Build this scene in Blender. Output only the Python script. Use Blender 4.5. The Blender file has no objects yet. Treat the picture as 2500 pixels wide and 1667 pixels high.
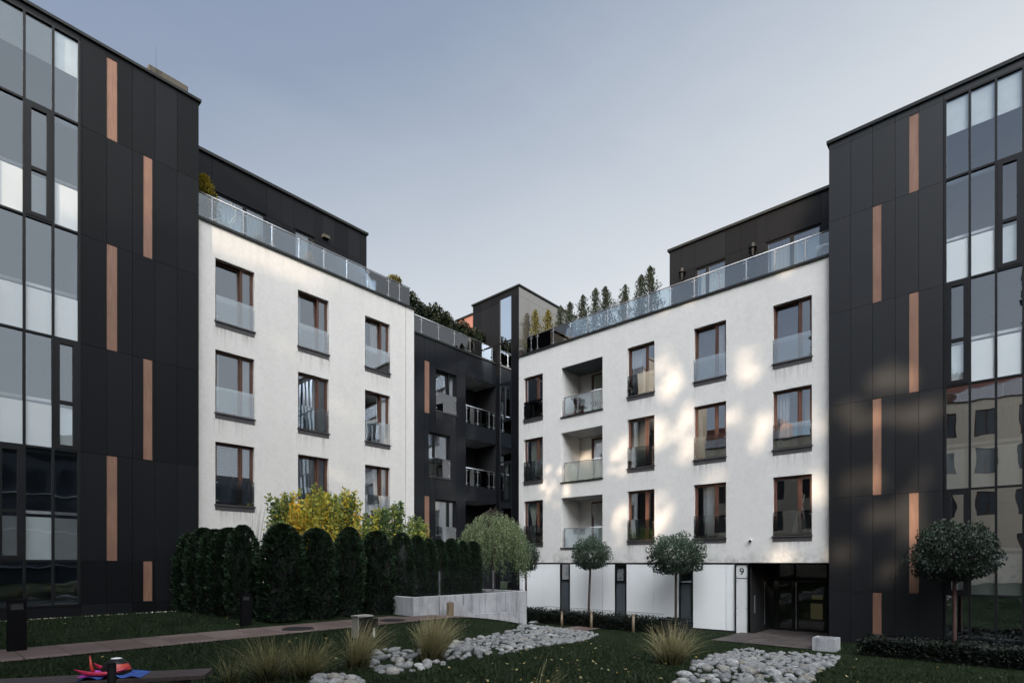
import bpy, bmesh, math, random
import numpy as np
from mathutils import Vector
random.seed(7); rng = np.random.default_rng(7)
sc = bpy.context.scene
COL = sc.collection
Z0 = 2.55                      # eye height above the entrance paving; all z below are relative to the eye
R_ = math.radians
# ------------------------------------------------------------------ geometry of the place
VL, UR = 19.3, 20.5            # planes of the left facade (y = VL) and of the right facade (x = UR)
def ray(px):
    a = (px - 1250) / 1354.0
    return .6664 * a + .7456, -.7456 * a + .6664
def onV(px, py, v=VL):
    ru, rv = ray(px); t = v / rv
    return ru * t, (1373 - py) / 1354 * t
def onU(px, py, u=UR):
    ru, rv = ray(px); t = u / ru
    return rv * t, (1373 - py) / 1354 * t
def sstep(x, a, b):
    t = min(1, max(0, (x - a) / (b - a))); return t * t * (3 - 2 * t)
def ground_h(u, v):
    s = sstep(v, 9, 12)
    z = -1.57 - .98 * sstep(u, 6 + 4.3 * s, 17.5)
    if v > 13.5: z += .1 * sstep(v, 13.5, 15) * (1 - sstep(u, 8, 12))
    return z
def onG(px, py):
    ru, rv = ray(px); k = (1373 - py) / 1354
    t = 1.0
    while t < 60:
        if k * t < ground_h(ru * t, rv * t): break
        t += .02
    return ru * t, rv * t, k * t
# ------------------------------------------------------------------ materials
def nodes(name):
    m = bpy.data.materials.new(name); m.use_nodes = True
    nt = m.node_tree; b = nt.nodes['Principled BSDF']
    return m, nt, b
def ramp(nt, fac, stops):
    r = nt.nodes.new('ShaderNodeValToRGB'); e = r.color_ramp.elements
    while len(e) < len(stops): e.new(.5)
    for k, (p, c) in enumerate(stops):
        e[k].position = p; e[k].color = (*c, 1)
    nt.links.new(fac, r.inputs[0]); return r.outputs[0]
def noise(nt, scale, detail=4, rough=.55, vec=None, stretch=None, dist=0):
    n = nt.nodes.new('ShaderNodeTexNoise'); n.inputs['Scale'].default_value = scale
    n.inputs['Detail'].default_value = detail; n.inputs['Roughness'].default_value = rough
    n.inputs['Distortion'].default_value = dist
    if vec is None:
        g = nt.nodes.new('ShaderNodeNewGeometry'); vec = g.outputs['Position']
    if stretch:
        mp = nt.nodes.new('ShaderNodeMapping'); mp.inputs['Scale'].default_value = stretch
        nt.links.new(vec, mp.inputs[0]); vec = mp.outputs[0]
    nt.links.new(vec, n.inputs['Vector']); return n.outputs['Fac']
def attr(nt, name='tone'):
    a = nt.nodes.new('ShaderNodeAttribute'); a.attribute_name = name; return a.outputs['Fac']
def math_(nt, op, a, b):
    m = nt.nodes.new('ShaderNodeMath'); m.operation = op
    for i, x in enumerate((a, b)):
        if isinstance(x, (int, float)): m.inputs[i].default_value = x
        else: nt.links.new(x, m.inputs[i])
    return m.outputs[0]
def mixc(nt, f, a, b, mode='MIX'):
    m = nt.nodes.new('ShaderNodeMix'); m.data_type = 'RGBA'; m.blend_type = mode
    for s, x in ((m.inputs[0], f), (m.inputs[6], a), (m.inputs[7], b)):
        if isinstance(x, (int, float)): s.default_value = x
        elif isinstance(x, tuple): s.default_value = (*x, 1)
        else: nt.links.new(x, s)
    return m.outputs[2]
def bump(nt, b, h, strength, dist=.02):
    n = nt.nodes.new('ShaderNodeBump'); n.inputs['Strength'].default_value = strength
    n.inputs['Distance'].default_value = dist
    nt.links.new(h, n.inputs['Height']); nt.links.new(n.outputs[0], b.inputs['Normal'])
def varied(name, c0, c1, scale, rough=.6, stretch=None, bmp=0, bscale=None, tone=False, metal=0, spec=.5, bd=.02):
    m, nt, b = nodes(name)
    f = noise(nt, scale, 6, .6, stretch=stretch)
    if tone:
        f = math_(nt, 'ADD', math_(nt, 'MULTIPLY', f, .5), math_(nt, 'MULTIPLY', attr(nt), .5))
    nt.links.new(ramp(nt, f, [(.28, c0), (.72, c1)]), b.inputs['Base Color'])
    b.inputs['Roughness'].default_value = rough; b.inputs['Metallic'].default_value = metal
    b.inputs['Specular IOR Level'].default_value = spec
    if bmp: bump(nt, b, noise(nt, bscale or scale * 4, 5, .6, stretch=stretch), bmp, bd)
    return m
M = {}
def plaster(name, warm):
    m, nt, b = nodes(name)
    big = noise(nt, .35, 4, .6); fine = noise(nt, 9, 6, .65)
    c = ramp(nt, big, [(.3, tuple(.95 * x for x in warm)), (.7, warm)])
    c = mixc(nt, 1.0, c, ramp(nt, noise(nt, 1.7, 7, .7, dist=1.2), [(.34, (.955, .955, .96)), (.52, (1, 1, 1))]), 'MULTIPLY')
    c = mixc(nt, 1.0, c, ramp(nt, fine, [(.25, (.9, .9, .9)), (.65, (1, 1, 1))]), 'MULTIPLY')
    streak = noise(nt, 1.0, 5, .65, stretch=(1.7, 1.7, .16))
    c = mixc(nt, 1.0, c, ramp(nt, streak, [(.3, (.975, .975, .97)), (.55, (1, 1, 1))]), 'MULTIPLY')
    # grime near the lower edge of the render (real surface dirt)
    g = nt.nodes.new('ShaderNodeNewGeometry'); s = nt.nodes.new('ShaderNodeSeparateXYZ'); nt.links.new(g.outputs['Position'], s.inputs[0])
    mr = nt.nodes.new('ShaderNodeMapRange'); mr.inputs[1].default_value = Z0; mr.inputs[2].default_value = Z0 + .55; mr.inputs[3].default_value = 1; mr.inputs[4].default_value = 0
    nt.links.new(s.outputs[2], mr.inputs[0])
    d = math_(nt, 'MULTIPLY', mr.outputs[0], ramp(nt, noise(nt, 1.6, 6, .7), [(.48, (0, 0, 0)), (.7, (1, 1, 1))]))
    c = mixc(nt, d, c, (.3, .3, .27))
    mr2 = nt.nodes.new('ShaderNodeMapRange'); mr2.inputs[1].default_value = Z0 + 11.1; mr2.inputs[2].default_value = Z0 + 9.6; mr2.inputs[3].default_value = 1; mr2.inputs[4].default_value = 0
    nt.links.new(s.outputs[2], mr2.inputs[0])
    d2 = math_(nt, 'MULTIPLY', mr2.outputs[0], ramp(nt, noise(nt, 1, 6, .7, stretch=(5, 5, .35)), [(.45, (0, 0, 0)), (.75, (.35, .35, .35))]))
    c = mixc(nt, d2, c, (.42, .39, .34))
    nt.links.new(c, b.inputs['Base Color']); b.inputs['Roughness'].default_value = .85
    bump(nt, b, noise(nt, 60, 4, .7), .35, .01)
    return m
M['plaster'] = plaster('white_plaster', (.735, .715, .69))
M['plaster_cool'] = plaster('cool_plaster', (.72, .695, .66))
M['panel'] = varied('black_panel', (.005, .0055, .007), (.008, .009, .0115), .8, .5, stretch=(1, 1, .3), bmp=.10, bscale=40, tone=True, spec=.15)
M['panel_matte'] = varied('matte_black_panel', (.005, .0055, .007), (.010, .011, .0135), .8, .5, stretch=(1, 1, .3), bmp=.10, bscale=40, tone=True, spec=.12)
_p = M['panel_matte'].node_tree.nodes['Principled BSDF']; _p.inputs['Coat Weight'].default_value = .1; _p.inputs['Coat Roughness'].default_value = .4; _p.inputs['Coat IOR'].default_value = 1.45
_p = M['panel'].node_tree.nodes['Principled BSDF']; _p.inputs['Coat Weight'].default_value = .5; _p.inputs['Coat Roughness'].default_value = .46; _p.inputs['Coat IOR'].default_value = 1.6
M['panel_gloss'] = varied('glossy_black_panel', (.012, .013, .016), (.014, .016, .019), .8, .16, bmp=.03, bscale=3, tone=True, spec=.22)
M['panel_mirror'] = varied('reflective_panel', (.30, .29, .27), (.36, .35, .33), .5, .16, bmp=.05, bscale=2, metal=.85)
M['backing'] = varied('joint_backing', (.006, .006, .007), (.01, .01, .011), 3, .8)
M['metal_dark'] = varied('dark_metal', (.007, .0075, .009), (.012, .013, .015), 2, .45, spec=.25)
M['coping'] = varied('coping_metal', (.010, .012, .012), (.02, .023, .023), 1.5, .5, spec=.3)
M['sill'] = varied('sill_metal', (.05, .047, .05), (.075, .07, .075), 3, .5)
def wood(name, a, b_, sc_=3):
    m, nt, b = nodes(name)
    f = noise(nt, sc_, 8, .65, stretch=(9, 9, .5), dist=.6)
    f2 = noise(nt, 1.2, 3, .5)
    c = ramp(nt, f, [(.3, a), (.7, b_)])
    c = mixc(nt, 1.0, c, ramp(nt, f2, [(.3, (.8, .8, .8)), (.7, (1.05, 1.05, 1.05))]), 'MULTIPLY')
    nt.links.new(c, b.inputs['Base Color']); b.inputs['Roughness'].default_value = .55
    bump(nt, b, f, .15, .01); return m
M['strip'] = wood('cladding_wood', (.21, .105, .068), (.31, .17, .115))
M['frame_wood'] = wood('window_wood', (.065, .027, .017), (.12, .052, .034))
M['frame_wood_r'] = wood('window_wood_light', (.095, .040, .026), (.17, .074, .048))
M['bench_wood'] = wood('bench_wood', (.018, .013, .013), (.05, .035, .033), 2)
M['post_wood'] = wood('post_wood', (.13, .095, .06), (.25, .19, .125))
M['fence_wood'] = wood('terrace_wood', (.45, .18, .07), (.62, .28, .12))
M['steel'] = varied('steel', (.42, .43, .45), (.6, .61, .63), 5, .28, metal=.8)
M['white_metal'] = varied('white_metal', (.6, .61, .62), (.7, .71, .72), 4, .4)
M['box_grey'] = varied('weathered_grey_paint', (.20, .19, .175), (.34, .325, .30), 6, .7, stretch=(1, 1, .3))
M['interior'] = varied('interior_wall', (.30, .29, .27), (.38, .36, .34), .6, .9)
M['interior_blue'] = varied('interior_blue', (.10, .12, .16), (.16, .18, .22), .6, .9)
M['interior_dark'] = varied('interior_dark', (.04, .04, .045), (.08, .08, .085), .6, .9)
def glass(name, refl, tint, wob=.02, edge=1.0, rough=0.0, wsc=1.3, tintg=(.92, .95, 1)):
    m = bpy.data.materials.new(name); m.use_nodes = True; nt = m.node_tree; nt.nodes.clear()
    out = nt.nodes.new('ShaderNodeOutputMaterial'); mx = nt.nodes.new('ShaderNodeMixShader')
    tr = nt.nodes.new('ShaderNodeBsdfTransparent'); gl = nt.nodes.new('ShaderNodeBsdfGlossy')
    tr.inputs[0].default_value = (*tint, 1); gl.inputs['Roughness'].default_value = rough
    gl.inputs[0].default_value = (*tintg, 1)
    fr = nt.nodes.new('ShaderNodeFresnel'); fr.inputs[0].default_value = 1.5
    f = math_(nt, 'ADD', refl, math_(nt, 'MULTIPLY', fr.outputs[0], edge))
    cl = math_(nt, 'MINIMUM', f, 1.0)
    nt.links.new(cl, mx.inputs[0]); nt.links.new(tr.outputs[0], mx.inputs[1]); nt.links.new(gl.outputs[0], mx.inputs[2])
    bp = nt.nodes.new('ShaderNodeBump'); bp.inputs['Strength'].default_value = 1; bp.inputs['Distance'].default_value = wob
    nt.links.new(noise(nt, wsc, 1, .4), bp.inputs['Height']); nt.links.new(bp.outputs[0], gl.inputs['Normal'])
    nt.links.new(mx.outputs[0], out.inputs[0]); return m
M['glass'] = glass('window_glass', .25, (.93, .95, .96), .0008, tintg=(.84, .91, 1))
M['glass_wall'] = glass('curtain_wall_glass', .27, (.95, .98, .99), .004, tintg=(.84, .92, 1))
M['glass_wall_r'] = glass('curtain_wall_glass_bright', .66, (.93, .96, .97), .003)
M['glass_wall_top'] = glass('curtain_wall_glass_upper', .22, (.95, .98, .99), .0015, tintg=(.86, .93, 1))
M['guard'] = glass('guard_glass', .19, (.86, .9, .9), .002)
M['rail_glass'] = glass('railing_glass', .10, (.80, .87, .90), .002)
M['door_glass'] = glass('door_glass', .06, (.7, .72, .7), .004)
def diffuse_trans(name, col, t=.5, alpha=0.0):
    m = bpy.data.materials.new(name); m.use_nodes = True; nt = m.node_tree; nt.nodes.clear()
    out = nt.nodes.new('ShaderNodeOutputMaterial'); mx = nt.nodes.new('ShaderNodeMixShader'); mx.inputs[0].default_value = t
    d = nt.nodes.new('ShaderNodeBsdfDiffuse'); tr = nt.nodes.new('ShaderNodeBsdfTranslucent')
    n = ramp(nt, noise(nt, 3, 3, .5), [(.3, tuple(.9 * x for x in col)), (.7, col)])
    nt.links.new(n, d.inputs[0]); nt.links.new(n, tr.inputs[0])
    nt.links.new(d.outputs[0], mx.inputs[1]); nt.links.new(tr.outputs[0], mx.inputs[2])
    res = mx.outputs[0]
    if alpha:
        m2 = nt.nodes.new('ShaderNodeMixShader'); m2.inputs[0].default_value = alpha
        t2 = nt.nodes.new('ShaderNodeBsdfTransparent')
        nt.links.new(res, m2.inputs[1]); nt.links.new(t2.outputs[0], m2.inputs[2]); res = m2.outputs[0]
    nt.links.new(res, out.inputs[0]); return m
M['frosted'] = diffuse_trans('frosted_glass', (.90, .95, .95), .05)
M['frosted_outer'] = varied('frosted_panel_outer', (.60, .645, .67), (.66, .70, .72), .9, .25, spec=.5)
M['frosted_balcony'] = diffuse_trans('frosted_balcony_glass', (.6, .62, .56), .4, .45)
M['curtain'] = diffuse_trans('curtain_cloth', (.8, .8, .78), .3)
M['curtain_green'] = diffuse_trans('green_curtain_cloth', (.62, .66, .55), .3)
M['sheer'] = diffuse_trans('sheer_curtain', (.8, .82, .84), .4, .25)
M['blind'] = varied('blind_slats', (.35, .37, .4), (.45, .47, .5), 3, .5)
M['gate_panel'] = varied('light_box_panel', (.62, .62, .62), (.76, .77, .77), .8, .3)
M['white_panel'] = varied('white_glossy_panel', (.86, .87, .88), (.92, .93, .94), .5, .4)
M['grey_panel'] = varied('grey_strip_panel', (.06, .075, .085), (.09, .105, .12), 1, .35)
def stain_mat():
    m = bpy.data.materials.new('rain_stain'); m.use_nodes = True; nt = m.node_tree; nt.nodes.clear()
    out = nt.nodes.new('ShaderNodeOutputMaterial'); mx = nt.nodes.new('ShaderNodeMixShader'); tr = nt.nodes.new('ShaderNodeBsdfTransparent'); d = nt.nodes.new('ShaderNodeBsdfDiffuse'); d.inputs[0].default_value = (.22, .21, .19, 1)
    tc = nt.nodes.new('ShaderNodeTexCoord'); s = nt.nodes.new('ShaderNodeSeparateXYZ'); nt.links.new(tc.outputs['Generated'], s.inputs[0])
    n = ramp(nt, noise(nt, 1.0, 5, .65, stretch=(9, 9, .5)), [(.48, (0, 0, 0)), (.72, (1, 1, 1))])
    f = math_(nt, 'MULTIPLY', math_(nt, 'POWER', s.outputs[2], 1.6), math_(nt, 'MULTIPLY', n, .38))
    nt.links.new(f, mx.inputs[0]); nt.links.new(tr.outputs[0], mx.inputs[1]); nt.links.new(d.outputs[0], mx.inputs[2]); nt.links.new(mx.outputs[0], out.inputs[0]); return m
M['stain'] = stain_mat()
def concrete(name, a, b_):
    m, nt, b = nodes(name)
    f = noise(nt, 1.6, 8, .65); st = noise(nt, 1.3, 7, .75, stretch=(3.2, 3.2, .45))
    c = ramp(nt, f, [(.3, a), (.7, b_)])
    c = mixc(nt, 1.0, c, ramp(nt, st, [(.34, (.55, .55, .55)), (.52, (1, 1, 1))]), 'MULTIPLY')
    c = mixc(nt, 1.0, c, ramp(nt, noise(nt, 30, 3, .7), [(.3, (.82, .82, .82)), (.6, (1, 1, 1))]), 'MULTIPLY')
    nt.links.new(c, b.inputs['Base Color']); b.inputs['Roughness'].default_value = .85
    bump(nt, b, noise(nt, 22, 6, .7), .5, .01); return m
M['concrete'] = concrete('concrete', (.30, .305, .32), (.46, .465, .48))
M['chimney'] = concrete('chimney_render', (.05, .045, .036), (.11, .10, .08))
M['roof'] = varied('roof_felt', (.05, .05, .05), (.09, .09, .09), 3, .9)
M['terracotta'] = varied('terracotta_render', (.30, .13, .10), (.36, .165, .125), 2, .8)
M['cream'] = plaster('cream_render', (.86, .74, .58))
M['soil'] = varied('soil', (.012, .01, .008), (.03, .025, .02), 8, .95, bmp=.8, bscale=25)
M['paving'] = varied('paving_slab', (.085, .058, .05), (.15, .108, .098), 5, .8, tone=True, bmp=.3, bscale=40)
M['paving_dark'] = varied('entrance_slab', (.04, .032, .03), (.075, .06, .056), 4, .75, tone=True, bmp=.3, bscale=40)
M['paving_joint'] = varied('paving_joint', (.012, .012, .01), (.03, .028, .022), 9, .95)
M['iron'] = varied('cast_iron', (.012, .011, .011), (.03, .025, .025), 8, .6, bmp=.4, bscale=30)
M['bollard'] = varied('bollard_metal', (.003, .003, .0035), (.005, .005, .006), 3, .7, spec=.1)
M['lens'] = varied('bollard_lens', (.03, .03, .033), (.05, .052, .056), 3, .3)
M['black'] = varied('black_plastic', (.006, .006, .006), (.010, .010, .010), 3, .5, spec=.25)
M['white_plastic'] = varied('white_plastic', (.62, .63, .62), (.72, .72, .71), 3, .4)
M['pink'] = varied('pink_plastic', (.30, .01, .035), (.42, .015, .06), 3, .35)
M['magenta'] = varied('magenta_cloth', (.45, .03, .4), (.6, .06, .5), 6, .8)
M['blue_cloth'] = varied('blue_cloth', (.012, .04, .20), (.03, .09, .32), 12, .8, bmp=.5)
M['red'] = varied('red_plastic', (.35, .03, .02), (.5, .05, .03), 3, .4)
M['chair_wood'] = wood('chair_wood', (.06, .02, .015), (.12, .04, .03))
M['box_red'] = varied('planter_box', (.3, .075, .045), (.4, .11, .07), 3, .6)
M['pot'] = varied('pot_dark', (.05, .03, .03), (.1, .06, .06), 3, .6)
M['wire'] = varied('pale_wire', (.55, .5, .42), (.7, .65, .55), 3, .5)
M['glow'] = bpy.data.materials.new('glowing_lobby_window'); M['glow'].use_nodes = True
_b = M['glow'].node_tree.nodes['Principled BSDF']; _b.inputs['Base Color'].default_value = (.3, .27, .16, 1)
_b.inputs['Emission Color'].default_value = (.62, .55, .30, 1); _b.inputs['Emission Strength'].default_value = .06  # faint emission stands in for daylight through the lobby windows
def foliage(name, dark, mid, light, trans=.25, rough=.6, extra=None):
    m, nt, b = nodes(name)
    st = [(0, dark), (.55, mid), (1, light)] if extra is None else extra
    c = ramp(nt, attr(nt), st)
    nt.links.new(c, b.inputs['Base Color']); b.inputs['Roughness'].default_value = rough
    b.inputs['Specular IOR Level'].default_value = .25
    tl = nt.nodes.new('ShaderNodeBsdfTranslucent'); mx = nt.nodes.new('ShaderNodeMixShader'); mx.inputs[0].default_value = trans
    nt.links.new(c, tl.inputs[0]); out = nt.nodes['Material Output']
    nt.links.new(b.outputs[0], mx.inputs[1]); nt.links.new(tl.outputs[0], mx.inputs[2]); nt.links.new(mx.outputs[0], out.inputs[0])
    return m
M['thuja'] = foliage('thuja_leaf', (.004, .010, .005), (.013, .028, .014), (.03, .065, .028), .1)
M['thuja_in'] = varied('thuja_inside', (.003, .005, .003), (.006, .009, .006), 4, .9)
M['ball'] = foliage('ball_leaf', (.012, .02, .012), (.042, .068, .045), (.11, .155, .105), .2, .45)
M['ball_dark'] = foliage('ball_leaf_dark', (.008, .013, .008), (.024, .038, .026), (.06, .085, .06), .2, .45)  # darker leaf colours for the broad ball tree at the far right
M['weep'] = foliage('weeping_leaf', (.035, .055, .025), (.14, .19, .09), (.36, .42, .24), .35)
M['yellow'] = foliage('autumn_leaf', None, None, None, .45, .6, [(0, (.06, .10, .04)), (.35, (.18, .26, .09)), (.55, (.50, .50, .10)), (.8, (.9, .64, .09)), (1, (.9, .5, .06))])
M['terrace_shrub'] = foliage('terrace_shrub_leaf', (.008, .012, .006), (.018, .026, .012), (.045, .055, .022), .2)
M['terrace_tree'] = foliage('terrace_tree_leaf', (.012, .018, .012), (.032, .045, .03), (.07, .085, .05), .2)
M['terrace_yellow'] = foliage('gold_leaf', (.03, .035, .01), (.13, .12, .035), (.34, .27, .07), .3)
M['gold_bush'] = foliage('golden_bush_leaf', (.03, .035, .01), (.2, .17, .02), (.5, .36, .03), .3)
M['dry_grass'] = foliage('dry_grass', (.02, .02, .008), (.20, .18, .085), (.62, .54, .32), .25)
M['tan_grass'] = foliage('tan_grass', (.12, .07, .03), (.38, .22, .10), (.6, .38, .2), .3)
M['hedge'] = foliage('low_hedge_leaf', (.003, .006, .003), (.008, .013, .008), (.022, .03, .018), .1)
M['mask_tree'] = foliage('mask_tree_leaf', (.015, .02, .008), (.04, .045, .015), (.09, .09, .03), .15)
M['bark'] = varied('bark', (.03, .022, .018), (.075, .055, .045), 9, .9, stretch=(3, 3, .6), bmp=.6, bscale=30)
M['bark_red'] = varied('bark_red', (.05, .025, .022), (.10, .055, .05), 9, .9, stretch=(3, 3, .6), bmp=.6, bscale=30)
M['grass'] = foliage('grass_blade', (.007, .013, .004), (.016, .029, .009), (.034, .054, .017), .2)
M['fallen'] = foliage('fallen_leaf', (.15, .09, .025), (.26, .19, .055), (.34, .30, .17), .2)
def stone_mat():
    m, nt, b = nodes('river_stone')
    oi = nt.nodes.new('ShaderNodeObjectInfo'); tc = nt.nodes.new('ShaderNodeTexCoord')
    base = ramp(nt, oi.outputs['Random'], [(0, (.14, .145, .15)), (.5, (.29, .29, .287)), (.8, (.25, .23, .19)), (1, (.48, .485, .49))])
    c = mixc(nt, 1.0, base, ramp(nt, noise(nt, 26, 6, .75), [(.38, (.5, .5, .5)), (.62, (1.1, 1.1, 1.1))]), 'MULTIPLY')
    c = mixc(nt, 1.0, c, ramp(nt, noise(nt, 5, 4, .6), [(.3, (.72, .72, .72)), (.6, (1, 1, 1))]), 'MULTIPLY')
    nt.links.new(c, b.inputs['Base Color']); b.inputs['Roughness'].default_value = .8
    bump(nt, b, noise(nt, 40, 5, .7), .4, .01); return m
M['stone'] = stone_mat()
def lawn_mat():
    m, nt, b = nodes('lawn')
    f = noise(nt, 1.1, 6, .65); f2 = noise(nt, 45, 4, .7)
    c = ramp(nt, f, [(.3, (.007, .012, .005)), (.7, (.016, .028, .010))])
    c = mixc(nt, 1.0, c, ramp(nt, f2, [(.3, (.5, .5, .5)), (.7, (1.4, 1.4, 1.4))]), 'MULTIPLY')
    nt.links.new(c, b.inputs['Base Color']); b.inputs['Roughness'].default_value = 1; b.inputs['Specular IOR Level'].default_value = .1
    bump(nt, b, f2, .8, .03); return m
M['lawn'] = lawn_mat()
# ------------------------------------------------------------------ object helpers
def tag(o, label=None, cat=None, group=None, kind=None):
    if label: o['label'] = label
    if cat: o['category'] = cat
    if group: o['group'] = group
    if kind: o['kind'] = kind
    return o
def thing(name, label, cat, loc=(0, 0, 0), group=None):
    o = bpy.data.objects.new(name, None); o.empty_display_size = .2; COL.objects.link(o)
    o.location = loc; return tag(o, label, cat, group)
def root_loc(p):
    while p is not None and p.parent is not None: p = p.parent
    return Vector(p.location) if p is not None else Vector((0, 0, 0))
IDF = lambda s, d, z: (s, d, z + Z0)
class Fr:
    def __init__(self, axis, plane): self.axis, self.plane = axis, plane
    def __call__(self, s, d, z):
        return (s, self.plane + d, z + Z0) if self.axis == 'L' else (self.plane + d, s, z + Z0)
class MB:
    def __init__(self, f=IDF): self.v, self.f, self.t, self.F = [], [], [], f
    def face(self, pts, tone=.5):
        n = len(self.v); self.v += [self.F(*p) for p in pts]; self.f.append(tuple(range(n, n + len(pts)))); self.t.append(tone); return self
    def box(self, a0, a1, b0, b1, c0, c1, tone=.5, shear=0):
        n = len(self.v)
        for c in (c0, c1):
            k = shear * (c - c0)
            for p in ((a0, b0), (a1, b0), (a1, b1), (a0, b1)): self.v.append(self.F(p[0], p[1] + k, c))
        for q in ((3, 2, 1, 0), (4, 5, 6, 7), (0, 1, 5, 4), (1, 2, 6, 5), (2, 3, 7, 6), (3, 0, 4, 7)):
            self.f.append(tuple(n + i for i in q)); self.t.append(tone)
        return self
    def tube(self, pts, r, k=6, tone=.5):
        P = [Vector(self.F(*p)) for p in pts]; rs = r if isinstance(r, (list, tuple)) else [r] * len(P); n = len(self.v)
        for i, p in enumerate(P):
            d = (P[min(i + 1, len(P) - 1)] - P[max(i - 1, 0)]).normalized()
            x = d.orthogonal().normalized() if i == 0 else (x - d * x.dot(d)).normalized()
            y = d.cross(x)
            for j in range(k):
                an = 2 * math.pi * j / k; self.v.append(tuple(p + x * math.cos(an) * rs[i] + y * math.sin(an) * rs[i]))
        for i in range(len(P) - 1):
            for j in range(k):
                a = n + i * k + j; b = n + i * k + (j + 1) % k
                self.f.append((a, b, b + k, a + k)); self.t.append(tone)
        self.f.append(tuple(n + j for j in range(k))); self.t.append(tone)
        self.f.append(tuple(n + (len(P) - 1) * k + j for j in range(k))); self.t.append(tone)
        return self
    def disc(self, s, d, z, r, th, k=10):
        return self.tube([(s, d, z), (s, d + th, z)], r, k)
    def grid(self, fn, nu, nv, tone=None):
        n = len(self.v)
        for i in range(nu + 1):
            for j in range(nv + 1): self.v.append(self.F(*fn(i / nu, j / nv)))
        for i in range(nu):
            for j in range(nv):
                a = n + i * (nv + 1) + j
                self.f.append((a, a + 1, a + nv + 2, a + nv + 1)); self.t.append(tone(i / nu, j / nv) if tone else .5)
        return self
    def build(self, name, mat, parent=None, smooth=False, recalc=True, bevel=0):
        o0 = root_loc(parent)
        me = bpy.data.meshes.new(name); me.from_pydata([(x - o0.x, y - o0.y, z - o0.z) for x, y, z in self.v], [], self.f)
        a = me.attributes.new('tone', 'FLOAT', 'FACE'); a.data.foreach_set('value', self.t)
        if recalc:
            bm = bmesh.new(); bm.from_mesh(me); bmesh.ops.recalc_face_normals(bm, faces=bm.faces); bm.to_mesh(me); bm.free()
        me.materials.append(M[mat] if isinstance(mat, str) else mat)
        if smooth: me.shade_smooth()
        o = bpy.data.objects.new(name, me); COL.objects.link(o)
        if parent is not None: o.parent = parent
        if bevel:
            md = o.modifiers.new('bevel', 'BEVEL'); md.width = bevel; md.segments = 2; md.limit_method = 'ANGLE'
        return o
def quadmesh(name, V, tone, mat, smooth=False):
    """V (N,4,3) local coordinates"""
    N = len(V); me = bpy.data.meshes.new(name)
    me.vertices.add(4 * N); me.vertices.foreach_set('co', np.asarray(V, np.float32).ravel())
    me.loops.add(4 * N); me.loops.foreach_set('vertex_index', np.arange(4 * N, dtype=np.int32))
    me.polygons.add(N); me.polygons.foreach_set('loop_start', np.arange(0, 4 * N, 4, dtype=np.int32))
    me.update(calc_edges=True)
    a = me.attributes.new('tone', 'FLOAT', 'FACE'); a.data.foreach_set('value', np.asarray(tone, np.float32))
    me.materials.append(M[mat]); return me
def unit(a): return a / np.maximum(np.linalg.norm(a, axis=-1, keepdims=True), 1e-6)
def leaves(P, size, aspect=.5, up=None, spread=1.0, nrm=None):
    """diamond leaves centred on P; up = preferred long direction (N,3) or None"""
    N = len(P); r = unit(rng.normal(size=(N, 3)))
    L = r if up is None else unit(up + r * spread)
    W = unit(np.cross(L, unit(rng.normal(size=(N, 3))) if nrm is None else nrm + .5 * r)); s = np.asarray(size).reshape(-1, 1) * rng.uniform(.7, 1.3, (N, 1))
    return np.stack([P - L * s * .5, P + W * s * aspect * .5, P + L * s * .5, P - W * s * aspect * .5], 1)
def add_mesh(name, me, parent=None, loc=(0, 0, 0)):
    o = bpy.data.objects.new(name, me); COL.objects.link(o); o.location = loc
    if parent is not None: o.parent = parent
    return o
def copy_tree(o, parent=None):
    c = o.copy(); COL.objects.link(c); c.parent = parent
    for ch in list(o.children): copy_tree(ch, c)
    return c
# ------------------------------------------------------------------ facade helpers
def wall(mb, s0, s1, z0, z1, ops, rev=.15, d=0.0):
    S = sorted({s0, s1, *[x for o in ops for x in o[:2] if s0 < x < s1]}); Z = sorted({z0, z1, *[x for o in ops for x in o[2:4] if z0 < x < z1]})
    for i in range(len(S) - 1):
        for j in range(len(Z) - 1):
            cs, cz = (S[i] + S[i + 1]) / 2, (Z[j] + Z[j + 1]) / 2
            if any(o[0] < cs < o[1] and o[2] < cz < o[3] for o in ops): continue
            mb.face([(S[i], d, Z[j]), (S[i + 1], d, Z[j]), (S[i + 1], d, Z[j + 1]), (S[i], d, Z[j + 1])])
    for o in ops:
        a, b, c, e = o[:4]; r = o[4] if len(o) > 4 else rev
        mb.face([(a, d, c), (a, d + r, c), (a, d + r, e), (a, d, e)]); mb.face([(b, d, c), (b, d + r, c), (b, d + r, e), (b, d, e)])
        mb.face([(a, d, e), (b, d, e), (b, d + r, e), (a, d + r, e)]); mb.face([(a, d, c), (b, d, c), (b, d + r, c), (a, d + r, c)])
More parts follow.
